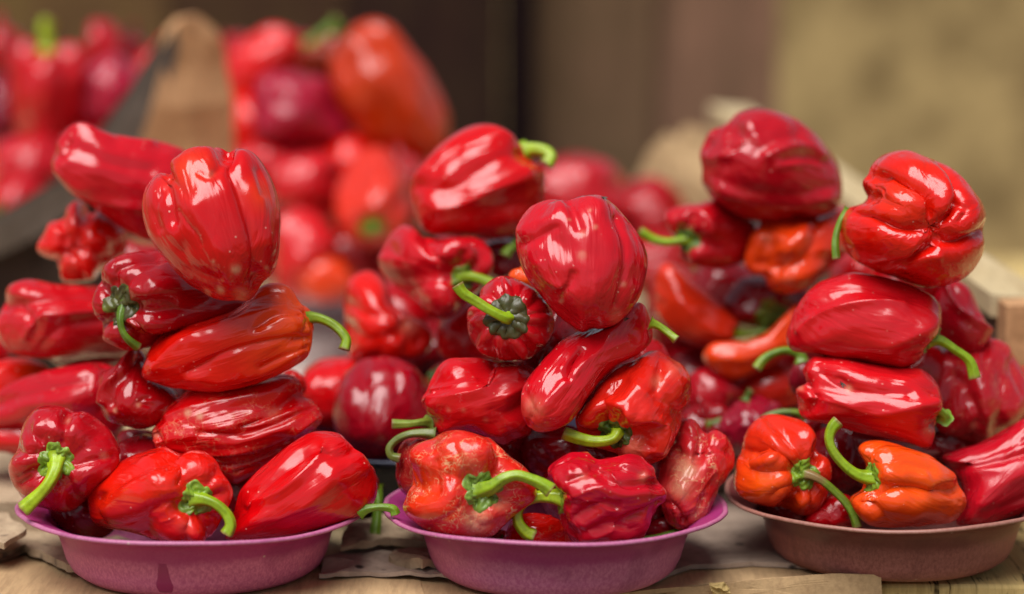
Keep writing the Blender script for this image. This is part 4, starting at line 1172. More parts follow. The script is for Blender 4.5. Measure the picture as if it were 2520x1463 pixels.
pepper("D3", 10, [(295, 680), (310, 600), (360, 560), (430, 548), (490, 590), (540, 690), (600, 730), (690, 790), (710, 870), (650, 940), (560, 960), (480, 940), (390, 950), (330, 900)],
       1.80, "orange brown pepper with a white sheen at the left of the middle back heap", BRIGHT, tip=(610, 830), asp=1.3, lobes=4, ld=.14, tdent=.1, org=[('a', .3)] and (), group=GMB,
       strokes=[([(350, 700), (420, 740), (520, 740)], 22, 8), ([(520, 830), (600, 800), (640, 850)], 18, 8), ([(560, 700), (600, 780)], 16, 9)], pale=[(610, 790, 40, .4)])
pepper("D4", 0, [(1075, 820), (1100, 770), (1150, 735), (1210, 750), (1250, 800), (1240, 890), (1160, 910), (1090, 885)], 1.79, "red pepper behind the squarish one, middle back heap, partly hidden", RED, tip=(1110, 860), asp=1.2, ld=.14, group=GMB)
pepper("D4b", 0, [(990, 900), (1010, 830), (1060, 790), (1110, 800), (1120, 880), (1070, 930), (1010, 940)], 1.86, "dark red pepper deep in the gap of the middle back heap", WINE, tip=(1060, 900), group=GMB, res=1)
pepper("D5", 0, [(823, 1000), (838, 935), (878, 893), (930, 880), (985, 886), (1035, 915), (1060, 970), (1065, 1040), (1045, 1095), (990, 1125), (920, 1137), (860, 1115), (830, 1065)],
       1.74, "large dark crimson pepper behind the gap between the magenta bowls", (.32, .002, .010), tip=(905, 1100), asp=1.1, lobes=4, ld=.03, group=GMB,
       strokes=[([(885, 900), (905, 960), (900, 1030)], 18, 6), ([(975, 890), (985, 970)], 16, 5)])
pepper("D6", 0, [(740, 930), (775, 890), (830, 880), (890, 890), (900, 1000), (860, 1060), (790, 1060), (750, 1010)], 1.80, "red pepper left of the large dark crimson one, half hidden", RED, tip=(800, 1000), group=GMB, res=1)
pepper("D6b", 0, [(770, 1060), (790, 1010), (850, 1000), (890, 1050), (880, 1120), (810, 1130)], 1.83, "shaded dark pepper under the half hidden red one between the left and middle heaps", WINE, tip=(800, 1090), group=GMB, res=1)
pepper("D7", 0, [(1040, 960), (1060, 910), (1110, 890), (1150, 930), (1130, 1000), (1070, 1010)], 1.78, "dark pepper with a green stalk beside the squarish red one", DEEP, pole=(1075, 925), group=GMB, res=1, calyx=(26, (.06, .11, .012), 5))
pepper("D8", 3, [(720, 850), (800, 780), (940, 760), (1060, 800), (1100, 900), (1040, 1000), (900, 1010), (780, 960)], 1.80, "red pepper behind the rounded fly-crowned one, its cut green stalk poking out left", WINE, pole=(980, 880), asp=1.1, group=GMB, res=1,
       stem=([(1020, 800, 130), (990, 815, 130), (955, 840, 135), (938, 872, 138)], 12, (.17, .29, .015)))

# --- brown bowl
pepper("E1", 5, [(1408, 440), (1420, 400), (1470, 350), (1560, 305), (1640, 296), (1720, 325), (1810, 370), (1900, 408), (1980, 480), (2030, 550), (2080, 630), (2105, 700), (2090, 780), (2095, 870), (2080, 940), (2040, 1010), (1980, 1070), (1900, 1112), (1820, 1142), (1700, 1122), (1560, 1070), (1450, 1040), (1340, 980), (1275, 900), (1247, 820), (1252, 720), (1285, 655), (1380, 612), (1402, 565), (1378, 530), (1374, 490), (1392, 462)],
       1.630, "bright red knotted pepper on top of the brown bowl's heap, its folded tip facing us", BRIGHT, tip=(1715, 775), asp=1.0, lobes=5, ld=.02, tdent=.05, lump=.012, group=GR_, res=3,
       strokes=[([(1405, 462), (1480, 470), (1570, 520), (1660, 580), (1700, 660), (1705, 770)], 13, 22), ([(1800, 360), (1850, 430), (1870, 540), (1865, 630), (1820, 700), (1740, 775)], 12, 20), ([(1720, 780), (1790, 850), (1880, 865), (1970, 840), (2095, 780)], 13, 22), ([(1730, 785), (1745, 830), (1710, 890), (1650, 950), (1590, 1000), (1450, 1035)], 12, 20), ([(1715, 782), (1650, 790), (1520, 785), (1420, 740), (1340, 690), (1285, 670)], 12, 16),
                ([(1380, 610), (1410, 600), (1440, 560), (1420, 520)], 10, 9), ([(1600, 1000), (1680, 960), (1760, 950)], 12, -7), ([(1460, 620), (1560, 640), (1640, 640)], 40, -8), ([(1640, 400), (1760, 440), (1800, 560), (1780, 680)], 30, -7), ([(1900, 560), (1990, 640), (1970, 740)], 30, -7), ([(1860, 640), (1920, 680), (1880, 740)], 8, 5)],
       stem=([(1295, 670, -30), (1250, 715, -26), (1215, 790, -20), (1202, 870, -12), (1208, 960, -8)], 9.5, (.12, .22, .012)), org=[(1520, 600, 160, .2), (1700, 400, 160, .1)])
pepper("E2", 0, [(1942, 830), (1950, 790), (1970, 740), (2010, 700), (2060, 680), (2120, 674), (2200, 690), (2260, 713), (2300, 733), (2318, 765), (2315, 810), (2290, 845), (2258, 885), (2228, 903), (2190, 902), (2100, 886), (2030, 876), (1960, 862)],
       1.630, "red pepper lying on its side under the knotted one, stalk drooping to the right", (.54, .004, .009), pole=(2285, 838), asp=1.5, lobes=4, ld=.06, dent=.06, taper=.3, group=GR_, res=3,
       strokes=[([(1965, 815), (2010, 770), (2070, 750), (2140, 740), (2210, 745)], 11, -9), ([(2000, 760), (2070, 720), (2150, 715), (2230, 730)], 20, 6), ([(2080, 860), (2170, 850), (2240, 820), (2290, 790)], 20, -5), ([(2200, 870), (2250, 850)], 12, 7)],
       calyx=(40, (.13, .22, .02), 5), stem=([(2280, 836), (2310, 838), (2345, 860), (2380, 888), (2393, 930)], 12.5, GREEN))
T[11] = (.4205, 2153.3, 553.7)
pepper("E3", 0, [(2290, 760), (2305, 715), (2345, 688), (2385, 705), (2405, 755), (2425, 800), (2434, 840), (2412, 868), (2370, 874), (2330, 845), (2300, 810)],
       1.70, "dark red pepper with a white streak, wedged right of the pepper with the drooping stalk", (.46, .004, .014), tip=(2420, 845), asp=1.35, lobes=3, ld=.08, group=GR_,
       strokes=[([(2325, 705), (2345, 755), (2385, 785), (2425, 815)], 9, -10), ([(2345, 715), (2375, 740), (2395, 770)], 14, 7)])
pepper("E4", 6, [(963, 230), (995, 205), (1030, 185), (1025, 110), (1065, 42), (1140, 13), (1250, 18), (1400, 60), (1560, 85), (1700, 100), (1790, 165), (1832, 260), (1840, 350), (1805, 440), (1785, 520), (1762, 572), (1710, 583), (1600, 547), (1450, 512), (1300, 472), (1150, 442), (1025, 412), (985, 370), (978, 300)],
       1.615, "red pepper with a fly and a short cut stalk in the brown bowl's heap", (.56, .005, .009), pole=(1800, 370), asp=1.5, lobes=4, ld=.08, dent=.08, taper=.1, group=GR_, res=3, wr=(.014, 2.2, .8),
       strokes=[([(1040, 270), (1200, 300), (1400, 360), (1600, 330), (1760, 300)], 14, -8), ([(1030, 200), (1060, 280), (1010, 360)], 12, 10), ([(1100, 130), (1180, 200), (1300, 230), (1600, 240)], 22, 8), ([(1080, 60), (1050, 120), (1060, 190)], 14, -7), ([(1200, 160), (1250, 200)], 12, 6), ([(1720, 420), (1780, 400)], 16, 9), ([(1700, 130), (1780, 220), (1790, 330)], 14, -5), ([(1230, 440), (1500, 470), (1700, 540)], 20, 6)],
       stem=([(1842, 392, 40), (1835, 375, 52), (1800, 345, 64), (1762, 316, 74)], 12, (.20, .36, .02)), pale=[(1255, 215, 25, .5), (1740, 450, 40, .3), (1000, 330, 20, .5), (985, 215, 20, .4)])
pepper("E5", 0, [(2280, 930), (2310, 870), (2360, 850), (2410, 850), (2440, 833), (2482, 850), (2512, 895), (2528, 950), (2520, 1010), (2485, 1040), (2450, 1052), (2422, 1087), (2375, 1087), (2310, 1065), (2285, 1005)],
       1.695, "large lumpy pinkish red pepper at the right edge above the brown bowl", (.50, .008, .016), tip=(2380, 1060), asp=1.1, lobes=4, ld=.12, group=GR_, wr=(.02, 2.2, .1), crack=.2,
       strokes=[([(2375, 1080), (2385, 1030), (2370, 980)], 12, 10), ([(2440, 900), (2450, 980), (2430, 1050)], 20, 8), ([(2330, 920), (2360, 960), (2340, 1040)], 18, 8), ([(2470, 870), (2500, 960)], 14, 6)], pale=[(2378, 1045, 9, .5)])
pepper("E5b", 0, [(2460, 1010), (2490, 930), (2530, 900), (2600, 920), (2620, 1010), (2560, 1070), (2490, 1070)], 1.72, "red pepper cut off by the right edge, beside the large lumpy one", (.50, .006, .012), tip=(2500, 1040), group=GR_, res=1)
pepper("E6", 6, [(597, 720), (610, 660), (640, 610), (645, 540), (680, 470), (740, 410), (820, 386), (900, 388), (980, 410), (1040, 460), (1075, 540), (1085, 600), (1140, 640), (1165, 720), (1150, 830), (1110, 920), (1050, 975), (980, 988), (900, 955), (800, 930), (700, 905), (620, 860), (592, 800)],
       1.605, "orange red lobed pepper at the left of the brown bowl, half its stalk brown", (.66, .020, .006), pole=(985, 725), asp=1.0, lobes=5, ld=.20, dent=.24, group=GR_, res=3,
       strokes=[([(920, 680), (860, 610), (760, 560), (670, 600)], 16, 16), ([(910, 780), (840, 800), (790, 850)], 14, 7), ([(940, 830), (910, 880), (880, 950)], 14, 13), ([(1060, 650), (1080, 600), (1080, 560)], 14, 10), ([(1040, 820), (1050, 880), (1040, 960)], 14, 10), ([(700, 660), (760, 640), (800, 620)], 8, -7), ([(860, 740), (800, 700), (720, 690)], 40, -9)],
       calyx=(100, LEAF, 5), stem=([(985, 722), (1020, 728), (1090, 762), (1160, 820), (1225, 885), (1275, 960), (1302, 1035)], 11, (.16, .26, .015), (.14, .34, 1.0)), org=[(740, 780, 180, .9), (960, 900, 80, .6), (760, 520, 120, .1)], pale=[(1050, 735, 30, .2)])
pepper("E7", 6, [(1320, 590), (1350, 540), (1420, 518), (1520, 528), (1640, 570), (1760, 618), (1860, 678), (1930, 738), (1952, 800), (1992, 870), (1995, 940), (1950, 1010), (1880, 1047), (1750, 1058), (1550, 1053), (1400, 1043), (1320, 990), (1283, 920), (1288, 870), (1345, 830), (1365, 770), (1370, 700), (1355, 650)],
       1.580, "orange pepper at the front of the brown bowl, long stalk arching up at left", (.76, .050, .004), pole=(1375, 735), zs=1, asp=1.25, lobes=4, ld=.12, dent=.14, taper=.1, group=GR_, res=3, org=[('s', .5, 1.0), (1700, 800, 320, .85)],
       strokes=[([(1400, 830), (1500, 800), (1600, 800), (1740, 820), (1860, 825), (1950, 815)], 12, 12), ([(1380, 660), (1480, 640), (1600, 660), (1740, 700)], 20, 7), ([(1320, 870), (1400, 910), (1480, 1000)], 20, 12), ([(1700, 740), (1730, 790)], 16, -7), ([(1540, 900), (1640, 910)], 40, -7), ([(1870, 830), (1950, 900)], 20, 6), ([(1480, 720), (1560, 730)], 20, -5)],
       calyx=(98, LEAF, 5), stem=([(1385, 738), (1345, 742), (1285, 715), (1215, 655), (1160, 580), (1142, 510), (1160, 450), (1195, 412)], 13.5, GREEN))
pepper("E8", 6, [(1840, 640), (1940, 592), (2050, 560), (2150, 512), (2250, 445), (2340, 400), (2450, 430), (2540, 560), (2540, 760), (2470, 900), (2340, 965), (2200, 1005), (2080, 1032), (1980, 1045), (1935, 1030), (1960, 950), (1960, 830), (1920, 730)],
       1.625, "big crimson pepper at the right end of the brown bowl, cut by the frame", (.50, .004, .014), tip=(1960, 1000), asp=1.5, lobes=3, ld=.08, group=GR_, res=3, wr=(.016, 2.5, .6),
       strokes=[([(1920, 700), (2100, 650), (2340, 590)], 10, 10), ([(2040, 900), (2120, 800), (2250, 730), (2400, 700)], 22, -8), ([(1980, 660), (2120, 590), (2300, 520)], 16, 6), ([(2060, 960), (2200, 920), (2380, 850)], 18, 6)])
pepper("E9", 6, [(1010, 1020), (1070, 930), (1170, 870), (1260, 860), (1340, 920), (1350, 1040), (1240, 1090), (1100, 1080)], 1.600, "small red pepper low in the brown bowl under the half brown stalk", DEEP, tip=(1150, 960), asp=1.0, group=GR_, res=1)
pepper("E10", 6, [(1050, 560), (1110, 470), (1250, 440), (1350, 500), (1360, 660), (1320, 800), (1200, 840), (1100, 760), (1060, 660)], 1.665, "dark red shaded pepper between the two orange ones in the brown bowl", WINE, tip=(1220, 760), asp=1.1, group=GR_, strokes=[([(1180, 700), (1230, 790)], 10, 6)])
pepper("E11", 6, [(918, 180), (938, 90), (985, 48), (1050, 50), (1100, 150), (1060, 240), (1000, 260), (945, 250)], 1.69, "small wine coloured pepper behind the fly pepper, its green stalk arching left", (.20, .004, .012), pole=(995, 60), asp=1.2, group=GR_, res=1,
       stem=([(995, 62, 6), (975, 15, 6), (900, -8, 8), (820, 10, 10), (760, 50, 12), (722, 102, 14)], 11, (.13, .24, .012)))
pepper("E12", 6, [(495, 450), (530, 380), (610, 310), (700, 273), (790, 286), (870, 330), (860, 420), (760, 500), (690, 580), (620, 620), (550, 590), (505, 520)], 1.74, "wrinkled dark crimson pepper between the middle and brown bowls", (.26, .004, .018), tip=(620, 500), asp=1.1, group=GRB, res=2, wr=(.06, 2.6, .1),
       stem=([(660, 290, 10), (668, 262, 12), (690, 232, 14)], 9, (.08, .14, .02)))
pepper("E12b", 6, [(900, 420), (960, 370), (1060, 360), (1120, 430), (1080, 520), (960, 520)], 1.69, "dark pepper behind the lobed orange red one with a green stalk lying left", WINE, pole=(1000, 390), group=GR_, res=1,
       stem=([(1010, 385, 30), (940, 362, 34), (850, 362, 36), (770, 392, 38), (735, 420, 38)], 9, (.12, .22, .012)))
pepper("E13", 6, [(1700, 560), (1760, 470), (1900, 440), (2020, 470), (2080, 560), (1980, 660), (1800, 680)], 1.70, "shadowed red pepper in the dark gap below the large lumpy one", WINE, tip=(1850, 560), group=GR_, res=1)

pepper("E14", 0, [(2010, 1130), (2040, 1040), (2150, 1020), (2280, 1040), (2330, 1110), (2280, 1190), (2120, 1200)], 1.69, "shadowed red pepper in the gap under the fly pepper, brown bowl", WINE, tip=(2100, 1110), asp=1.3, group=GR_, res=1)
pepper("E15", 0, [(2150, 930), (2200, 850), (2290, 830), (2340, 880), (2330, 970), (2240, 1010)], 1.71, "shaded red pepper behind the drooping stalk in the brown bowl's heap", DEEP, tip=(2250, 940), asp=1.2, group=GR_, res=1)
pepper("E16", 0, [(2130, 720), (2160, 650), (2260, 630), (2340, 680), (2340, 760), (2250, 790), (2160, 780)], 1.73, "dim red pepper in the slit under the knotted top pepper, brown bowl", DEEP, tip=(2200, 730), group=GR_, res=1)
pepper("E17", 0, [(1860, 1230), (1900, 1180), (1970, 1180), (2030, 1220), (2030, 1290), (1960, 1310), (1890, 1290)], 1.625, "added dark pepper standing in for shade low inside the brown bowl", WINE, tip=(1900, 1250), asp=1.1, group=GR_, res=1)  # added dark fill where the inside of the brown bowl lies in shade
# --- heap behind the brown bowl
pepper("F1", 5, [(380, 340), (400, 270), (440, 200), (540, 150), (600, 90), (700, 60), (800, 63), (920, 98), (1020, 150), (1100, 218), (1170, 310), (1222, 420), (1243, 520), (1230, 625), (1180, 685), (1060, 722), (900, 745), (760, 740), (640, 705), (540, 662), (460, 600), (408, 510), (400, 420)],
       1.79, "large dark red pepper on top of the right back heap, dented at its upper left", (.42, .003, .010), tip=(470, 290), zs=1, asp=1.15, lobes=5, ld=.06, taper=.12, group=GRB,
       strokes=[([(450, 270), (520, 220), (590, 210), (620, 270), (560, 320)], 26, 12), ([(440, 350), (560, 350), (640, 260), (660, 170)], 14, -9), ([(740, 360), (880, 300), (1020, 300), (1100, 350)], 14, -9), ([(700, 320), (800, 260), (950, 220)], 20, 8), ([(820, 420), (960, 400), (1100, 420)], 10, -6), ([(860, 380), (1000, 360), (1120, 390)], 9, 6), ([(480, 560), (700, 640), (950, 640), (1150, 600)], 18, -5), ([(450, 480), (620, 560), (900, 590), (1180, 520)], 18, 6)])
pepper("F2", 5, [(165, 710), (210, 660), (290, 635), (380, 622), (460, 600), (560, 640), (660, 690), (740, 760), (720, 880), (650, 970), (560, 1010), (440, 1020), (330, 1005), (262, 960), (255, 880), (200, 800)],
       1.80, "red pepper left under the large dark one, blurred stalk pointing to the left", (.46, .003, .009), pole=(285, 850), asp=1.3, lobes=4, ld=.14, dent=.2, group=GRB,
       strokes=[([(250, 740), (320, 690), (400, 720), (430, 800)], 16, -9), ([(330, 850), (400, 880), (480, 900)], 20, 8), ([(290, 770), (310, 720)], 14, 9)],
       calyx=(85, (.10, .18, .03), 5), stem=([(285, 850), (250, 855), (170, 862), (90, 845), (10, 800)], 11, GREEN))
pepper("F3", 5, [(638, 950), (655, 890), (670, 815), (730, 740), (850, 690), (980, 665), (1070, 650), (1150, 640), (1240, 630), (1300, 690), (1320, 800), (1260, 960), (1150, 1050), (1070, 1120), (960, 1168), (870, 1175), (790, 1135), (755, 1080), (690, 1062), (648, 1015)],
       1.80, "bright orange red pepper with a knobbed tip facing us, right back heap", (.74, .028, .005), tip=(790, 960), asp=1.3, lobes=4, ld=.16, tdent=.18, group=GRB, org=[('t', .5)],
       strokes=[([(780, 960), (760, 880), (780, 780)], 16, 9), ([(790, 970), (880, 1000), (960, 980), (1040, 880), (1060, 780)], 18, 12), ([(770, 990), (740, 1050), (760, 1090)], 14, 10), ([(860, 930), (950, 850), (990, 770)], 18, -7), ([(860, 1080), (1000, 1060), (1080, 1000)], 20, -6)], pale=[(760, 850, 30, .4), (880, 960, 30, .35), (880, 1110, 40, .3)])
pepper("F4", 5, [(110, 1200), (120, 1060), (170, 990), (240, 1010), (320, 1080), (440, 1170), (560, 1280), (622, 1370), (600, 1440), (480, 1490), (340, 1480), (200, 1400), (130, 1310)],
       1.83, "long orange red pepper with a pale sheen, sloping down right in the right back heap", (.70, .030, .006), pole=(600, 1410), asp=1.8, lobes=3, ld=.05, group=GRB,
       stem=([(590, 1410, 20), (640, 1410, 22), (720, 1400, 24), (790, 1385, 24)], 10, GREEN), strokes=[([(180, 1050), (240, 1180), (320, 1280)], 26, -8)])
pepper("F5", 0, [(1728, 880), (1745, 848), (1785, 840), (1840, 840), (1885, 818), (1925, 780), (1965, 745), (2000, 780), (1985, 840), (1930, 880), (1870, 916), (1810, 938), (1760, 922)],
       1.78, "curved orange chilli lying below the green stalk in the right back heap", (.74, .050, .004), tip=(1745, 880), asp=2.0, lobes=3, ld=.03, group=GRB, block=.5, org=[('a', .5)] and (), strokes=[([(1760, 880), (1830, 880), (1900, 850)], 16, -5)])
pepper("F6", 0, [(1780, 740), (1820, 690), (1900, 680), (1980, 700), (2000, 760), (1950, 810), (1870, 810), (1800, 790)], 1.84, "dark red pepper with a round green calyx in the right back heap", WINE, pole=(1890, 775), asp=1.1, group=GRB, calyx=(42, (.10, .20, .012), 5), dent=.15)
pepper("F6b", 0, [(1700, 720), (1730, 650), (1810, 640), (1860, 680), (1850, 760), (1780, 790), (1720, 780)], 1.88, "dark red pepper with small glints, behind the stalk pepper of the right back heap", WINE, tip=(1770, 720), group=GRB, res=1)
pepper("F7", 0, [(1680, 960), (1700, 915), (1750, 900), (1805, 920), (1850, 970), (1840, 1020), (1770, 1050), (1700, 1030)], 1.79, "dark red pepper below the curved orange chilli at its left", (.36, .003, .010), tip=(1720, 950), asp=1.3, group=GRB)
pepper("F8", 0, [(1800, 960), (1840, 905), (1910, 890), (1980, 920), (1990, 990), (1920, 1020), (1840, 1010)], 1.80, "orange red pepper behind the arching green stalk beside the brown bowl", (.60, .016, .006), tip=(1830, 980), asp=1.2, group=GRB, res=1)
pepper("F9", 0, [(1670, 1040), (1700, 1000), (1770, 990), (1810, 1030), (1800, 1090), (1720, 1100)], 1.77, "dark pepper with a short green stalk left of the wrinkled crimson one", WINE, pole=(1740, 1035), group=GRB, res=1,
       stem=([(1738, 1042, 60), (1755, 1036, 66), (1768, 1032, 66)], 8, (.10, .17, .015)))
pepper("F10", 0, [(2040, 690), (2060, 640), (2110, 615), (2170, 640), (2190, 700), (2120, 730), (2060, 720)], 1.86, "pinkish red blurred pepper left of the knotted top pepper of the brown bowl", RED, tip=(2100, 690), group=GRB, res=1)
pepper("F11", 0, [(1590, 820), (1600, 700), (1650, 650), (1720, 690), (1760, 800), (1720, 880), (1640, 900)], 1.90, "dim red pepper between the middle heap and the right back heap", DEEP, tip=(1640, 720), group=GRB, res=1)
pepper("F12", 0, [(1590, 980), (1620, 880), (1720, 850), (1850, 880), (1900, 980), (1880, 1090), (1700, 1130), (1620, 1080)], 1.88, "shadowed pepper at the bottom of the right back heap", WINE, tip=(1700, 950), group=GRB, res=1)
pepper("F13", 0, [(1850, 880), (1900, 780), (2000, 760), (2100, 800), (2120, 920), (2040, 1000), (1900, 990)], 1.86, "shadowed pepper behind the brown bowl's heap beside the curved chilli", DEEP, tip=(1920, 850), group=GRB, res=1)

# --- far back, out of focus
def far(key, outline, Y, label, col=RED, pole=None, tip=None, **kw):
    kw.setdefault('asp', 1.15)
    kw.setdefault('wr', (.032, 2.4, .6))
    kw.setdefault('lump', .04)
    Y += .33
    pepper(key, 0, outline, Y, label, col, pole=pole, tip=tip, group=GB, res=1, ld=kw.pop('ld', .22), **kw)


far("G1", [(22, 210), (38, 130), (80, 105), (122, 130), (165, 108), (207, 125), (217, 185), (205, 265), (170, 350), (110, 390), (55, 350), (25, 280)], 2.16, "blurred red pepper standing upright with its green stalk up, far left back", (.52, .004, .009), pole=(122, 125),
    stem=([(120, 130, 20), (122, 105, 24), (116, 80, 26), (126, 52, 26)], 17, LIME))
far("G2", [(185, 260), (205, 190), (260, 140), (320, 150), (370, 200), (380, 270), (330, 320), (250, 330), (195, 310)], 2.20, "blurred dark pink pepper right of the upright one in the left back", (.40, .006, .03), tip=(250, 250))
far("G3", [(320, 190), (350, 130), (410, 85), (470, 90), (490, 180), (430, 240), (350, 240)], 2.30, "blurred red pepper just left of the tan cardboard point", RED, tip=(380, 200))
far("G3b", [(210, 150), (260, 95), (330, 90), (370, 130), (340, 190), (250, 190)], 2.40, "dim dark red pepper at the very back of the left carton", WINE, tip=(290, 150))
far("G4", [(540, 250), (560, 150), (610, 90), (680, 65), (735, 85), (745, 150), (710, 220), (660, 290), (590, 320)], 2.22, "blurred red pepper leaning right of the tan cardboard point", (.66, .012, .012), pole=(725, 110), asp=1.4)
far("G4b", [(560, 350), (570, 250), (620, 210), (680, 230), (700, 320), (660, 390), (590, 400)], 2.20, "blurred bright red pepper below the leaning one by the tan cardboard", BRIGHT, tip=(620, 330))
far("G5", [(615, 270), (640, 200), (710, 175), (790, 190), (840, 240), (870, 320), (850, 380), (760, 390), (670, 365), (620, 330)], 2.14, "blurred dull pink pepper below the orange one at the back", (.36, .008, .03), tip=(680, 260))
far("G6", [(815, 170), (840, 100), (890, 62), (950, 58), (1000, 100), (1050, 180), (1095, 270), (1105, 350), (1070, 400), (1000, 415), (930, 380), (870, 300), (825, 230)], 2.14, "large blurred orange pepper in front of the black post at the back", (.50, .034, .003), pole=(850, 110), asp=1.5, ld=.08)
far("G6b", [(730, 170), (750, 110), (800, 80), (850, 100), (860, 160), (810, 210), (750, 210)], 2.24, "brownish blurred pepper with a thick green stalk left of the orange one", (.28, .03, .01), pole=(790, 110),
    stem=([(770, 125, 30), (790, 100, 34), (815, 85, 36), (840, 62, 36)], 20, (.10, .20, .012)))
far("G7", [(560, 420), (580, 370), (640, 350), (700, 380), (710, 450), (650, 490), (580, 480)], 2.12, "blurred red pepper behind the left heap's top pepper at its right", (.58, .006, .012), tip=(640, 420))
far("G8", [(-20, 430), (0, 370), (70, 335), (150, 345), (200, 400), (190, 470), (100, 500), (0, 490)], 2.12, "blurred pinkish red pepper at the left edge above the carton rim", (.50, .006, .014), tip=(50, 420))
far("G9", [(-40, 540), (-10, 470), (60, 440), (130, 470), (160, 540), (100, 590), (0, 600)], 2.08, "blurred dull red pepper lowest at the left edge inside the carton", (.48, .005, .012), pole=(8, 520), calyx=(22, (.08, .12, .01), 5))
far("G10", [(100, 400), (140, 330), (230, 310), (320, 330), (340, 420), (280, 490), (170, 490)], 2.18, "dark red blurred pepper inside the carton behind its sloping rim", DEEP, tip=(220, 400))
far("G10b", [(-60, 330), (-40, 230), (10, 180), (60, 220), (70, 320), (20, 380)], 2.26, "dim purplish pepper at the upper left edge in the carton", (.20, .004, .02), tip=(0, 280))
far("G10c", [(150, 330), (180, 260), (260, 250), (330, 290), (330, 350), (240, 380)], 2.28, "shadowed red pepper behind the dark pink one in the carton", DEEP, tip=(240, 310))
far("G11", [(660, 450), (690, 395), (760, 375), (830, 400), (860, 460), (830, 520), (740, 540), (680, 510)], 2.06, "blurred red pepper in the middle distance right of the left heap's top", (.56, .006, .012), tip=(720, 450))
far("G11b", [(800, 400), (830, 350), (890, 345), (930, 390), (920, 450), (850, 460)], 2.12, "blurred bright red pepper below the orange one", BRIGHT, tip=(860, 400))
far("G12", [(825, 520), (840, 440), (880, 385), (940, 370), (990, 420), (1015, 500), (1000, 580), (930, 610), (860, 595)], 2.00, "blurred orange pink pepper showing its green stalk end, left of the middle back heap", (.64, .030, .014), pole=(922, 560), asp=1.2, calyx=(34, (.16, .28, .012), 5), dent=.12,
    stem=([(922, 560), (925, 565), (930, 575)], 16, (.16, .28, .012)))
far("G13", [(670, 640), (680, 560), (720, 515), (790, 530), (835, 600), (840, 680), (790, 740), (710, 740), (675, 700)], 1.98, "blurred light red pepper right of the left heap, above the pale paper", (.60, .010, .014), tip=(730, 600))
far("G14", [(740, 700), (760, 650), (810, 630), (855, 655), (860, 710), (820, 745), (760, 740)], 1.96, "blurred orange pepper low on the pale paper behind the left heap", (.72, .045, .006), tip=(800, 690))
far("G14b", [(800, 640), (830, 570), (900, 560), (960, 610), (950, 690), (880, 720), (820, 700)], 2.06, "blurred deep red pepper behind the small orange one on the pale paper", DEEP, tip=(870, 640))
far("G14c", [(640, 560), (660, 480), (740, 470), (800, 520), (790, 590), (700, 610)], 2.10, "dim red pepper in the middle of the blurred back heap", DEEP, tip=(700, 540))
far("G14d", [(900, 690), (920, 610), (1000, 590), (1060, 640), (1050, 720), (960, 740)], 2.04, "dark red blurred pepper behind the middle back heap's glossy one", WINE, tip=(970, 660))
far("G14e", [(940, 470), (960, 400), (1020, 380), (1060, 430), (1050, 520), (980, 540)], 2.10, "dusky red pepper behind the middle back heap's angular top pepper", DEEP, tip=(1000, 450))
far("G14f", [(760, 420), (800, 330), (900, 320), (1000, 370), (1010, 450), (900, 500), (800, 490)], 2.24, "shadowed pepper under the large blurred orange one", DEEP, tip=(880, 400))
far("G15", [(1300, 500), (1330, 420), (1390, 385), (1450, 385), (1520, 420), (1560, 490), (1540, 560), (1440, 590), (1340, 570)], 2.10, "blurred pinkish red pepper right behind the middle back heap's top", (.48, .006, .012), tip=(1400, 480))
far("G16", [(1490, 560), (1520, 480), (1580, 440), (1650, 460), (1700, 530), (1690, 620), (1600, 660), (1520, 640)], 2.12, "blurred dark red pepper between the middle and right back heaps", DEEP, tip=(1580, 540))
far("G17", [(1540, 680), (1560, 600), (1640, 570), (1700, 620), (1700, 720), (1620, 760)], 2.04, "shadowed red pepper behind the stalk pointing left, right back heap", DEEP, tip=(1620, 660))
far("G18", [(1280, 640), (1300, 560), (1400, 540), (1520, 560), (1560, 650), (1500, 720), (1350, 720)], 2.06, "dim pepper hidden behind the rounded top pepper of the middle heap", WINE, tip=(1400, 620))

pepper("D9", 0, [(880, 820), (900, 730), (980, 690), (1080, 720), (1110, 810), (1040, 880), (930, 890)], 1.92, "dim red pepper in the gap under the glossy one of the middle back heap", DEEP, tip=(960, 800), group=GMB, res=1)
pepper("D10", 0, [(1030, 660), (1080, 580), (1180, 560), (1260, 600), (1270, 700), (1190, 760), (1080, 740)], 1.90, "dark red pepper under the angular one, in the shade of the middle back heap", WINE, tip=(1100, 680), group=GMB, res=1)
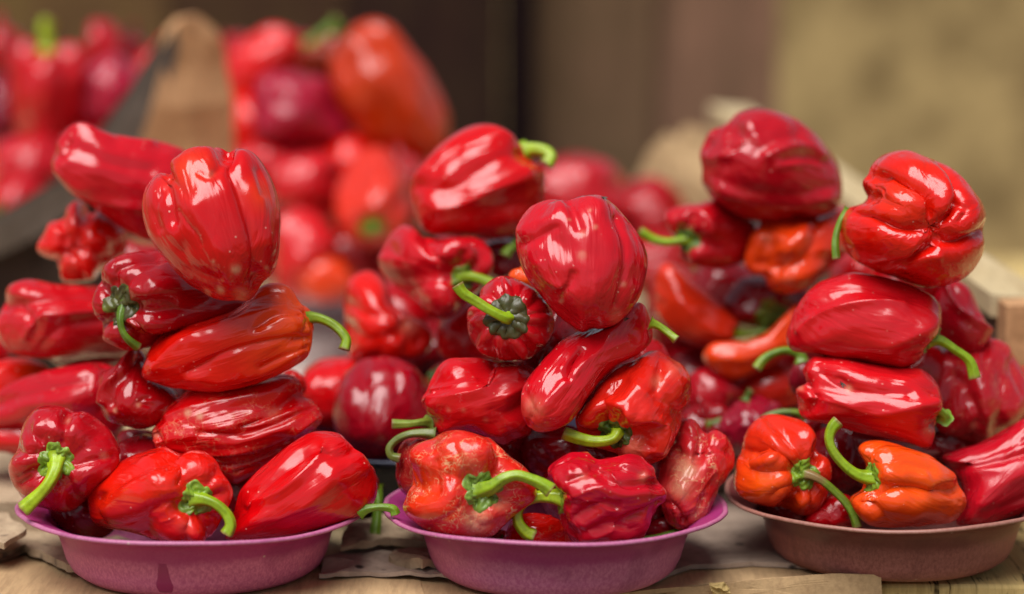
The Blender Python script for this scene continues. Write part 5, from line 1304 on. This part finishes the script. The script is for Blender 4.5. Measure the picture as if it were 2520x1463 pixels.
# fruit seen only as red in the gaps of the heaps at the back
rg = random.Random(4)
for k, (x, y, dY, rr) in enumerate([(250, 120, .2, 60), (130, 230, .25, 75), (330, 260, .25, 70), (10, 130, .2, 60), (230, 440, .12, 80), (60, 420, .2, 80), (590, 180, .25, 80), (660, 230, .25, 75), (640, 330, .2, 80), (560, 300, .2, 70), (780, 280, .22, 80), (820, 360, .2, 75), (720, 390, .18, 75),
                                    (620, 470, .15, 80), (760, 490, .18, 80), (880, 500, .2, 75), (690, 620, .12, 75), (850, 620, .15, 75), (960, 560, .16, 75), (940, 660, .12, 70), (1000, 340, .2, 60), (1010, 480, .2, 65), (900, 410, .15, 70),
                                    (1330, 470, .2, 70), (1420, 440, .22, 70), (1480, 540, .18, 75), (1390, 590, .1, 80), (1580, 520, .2, 70), (1620, 620, .15, 75), (1540, 640, .12, 75), (1480, 660, .1, 70), (700, 130, .3, 60), (470, 150, .35, 70)]):
    a0 = rg.random() * 6.28
    pts = []
    for q in range(9):
        a = a0 + q / 9 * 6.283
        r_ = rr * (1 + .22 * math.cos(2 * (a - a0)) + rg.uniform(-.10, .10))
        pts.append((x + r_ * math.cos(a), y + r_ * math.sin(a) * .95))
    far("H%d" % k, pts, 2.10 + dY, "red pepper deep in the blurred heap at the back, mostly hidden by others", rg.choice([RED, DEEP, DEEP, WINE, (.46, .004, .010)]),
        tip=(x + rg.uniform(-.6, .6) * rr, y + rg.uniform(-.6, .6) * rr), ld=.28, lump=.06, dent=.2)
    bpy.context.scene.collection.objects[-1]["group"] = "peppers showing only in the gaps of the blurred heap"
# --- flies
def fly(px, py, Y, label, ang, up=(0, 0, 1), s=1.0):
    """body of three swellings, six legs, two folded wings"""
    sc = px_size(px, py, Y) * s
    ctr = at(px, py, Y)
    ca, sa = math.cos(ang), math.sin(ang)
    ax = np.array([ca, sa * .6, 0]) @ np.stack([RIGHT, UP, BACK])
    ay = np.array([-sa, ca * .6, .8]) @ np.stack([RIGHT, UP, BACK])
    ay = ay - ax * (ay @ ax) / (ax @ ax)
    ax, ay = ax / np.linalg.norm(ax), ay / np.linalg.norm(ay)
    az = np.cross(ax, ay)
    root = tag(empty("fly", ctr), label, "fly", "flies sitting on the peppers")

    def part(nm, fn, nu, nv, mat):
        vs, fs = [], []
        for i in range(nv + 1):
            for k in range(nu):
                vs.append(fn(i / nv, k / nu * 2 * math.pi))
        for i in range(nv):
            for k in range(nu):
                fs.append((i * nu + k, i * nu + (k + 1) % nu, (i + 1) * nu + (k + 1) % nu, (i + 1) * nu + k))
        vs = np.array(vs) * sc
        return mesh(nm, ctr + vs[:, :1] * ax + vs[:, 1:2] * ay + vs[:, 2:] * az, fs, mat, parent=root, loc=ctr)

    def bodyf(t, a):
        r = 4.2 * math.sqrt(max(math.sin(math.pi * t), 0)) * (.75 + .35 * math.cos(t * 12.0))
        return (-11 + 22 * t, r * math.cos(a), r * .85 * math.sin(a))
    part("body", bodyf, 12, 16, BLACK)
    for sgn in (-1, 1):
        part("wing", lambda t, a, g_=sgn: (4 - 17 * t, g_ * (1.5 + 5.5 * t) + 3.2 * math.sin(math.pi * min(t, .98)) * math.cos(a), 3.2 + .25 * math.sin(a)), 8, 8, WING)
        for k in (-1, 0, 1):
            part("leg", lambda t, a, g_=sgn, k_=k: (k_ * 3 + k_ * 4 * t + .6 * math.cos(a), g_ * (2 + 8 * t), 2.2 * math.sin(t * 3) - 5.0 * t + .6 * math.sin(a)), 5, 6, BLACK)


WING = make_board("fly_wing", (.16, .15, .12), (.10, .09, .08), (.22, .2, .16), rough=.25, grain=800)
fly(1486, 488, 1.556, "black fly on the crown of the rounded pepper in the middle heap", 2.5, s=.75)
fly(1542, 785, 1.572, "small black fly on the stalk end of the bent horn shaped pepper", .3, s=.7)
fly(2072, 946, 1.579, "dark fly sitting on the pepper with the short cut stalk", 1.9, s=.85)
print("verts", sum(len(o.data.vertices) for o in bpy.data.objects if o.type == 'MESH'), "tris", sum(sum(len(p.vertices) - 2 for p in o.data.polygons) for o in bpy.data.objects if o.type == 'MESH'))
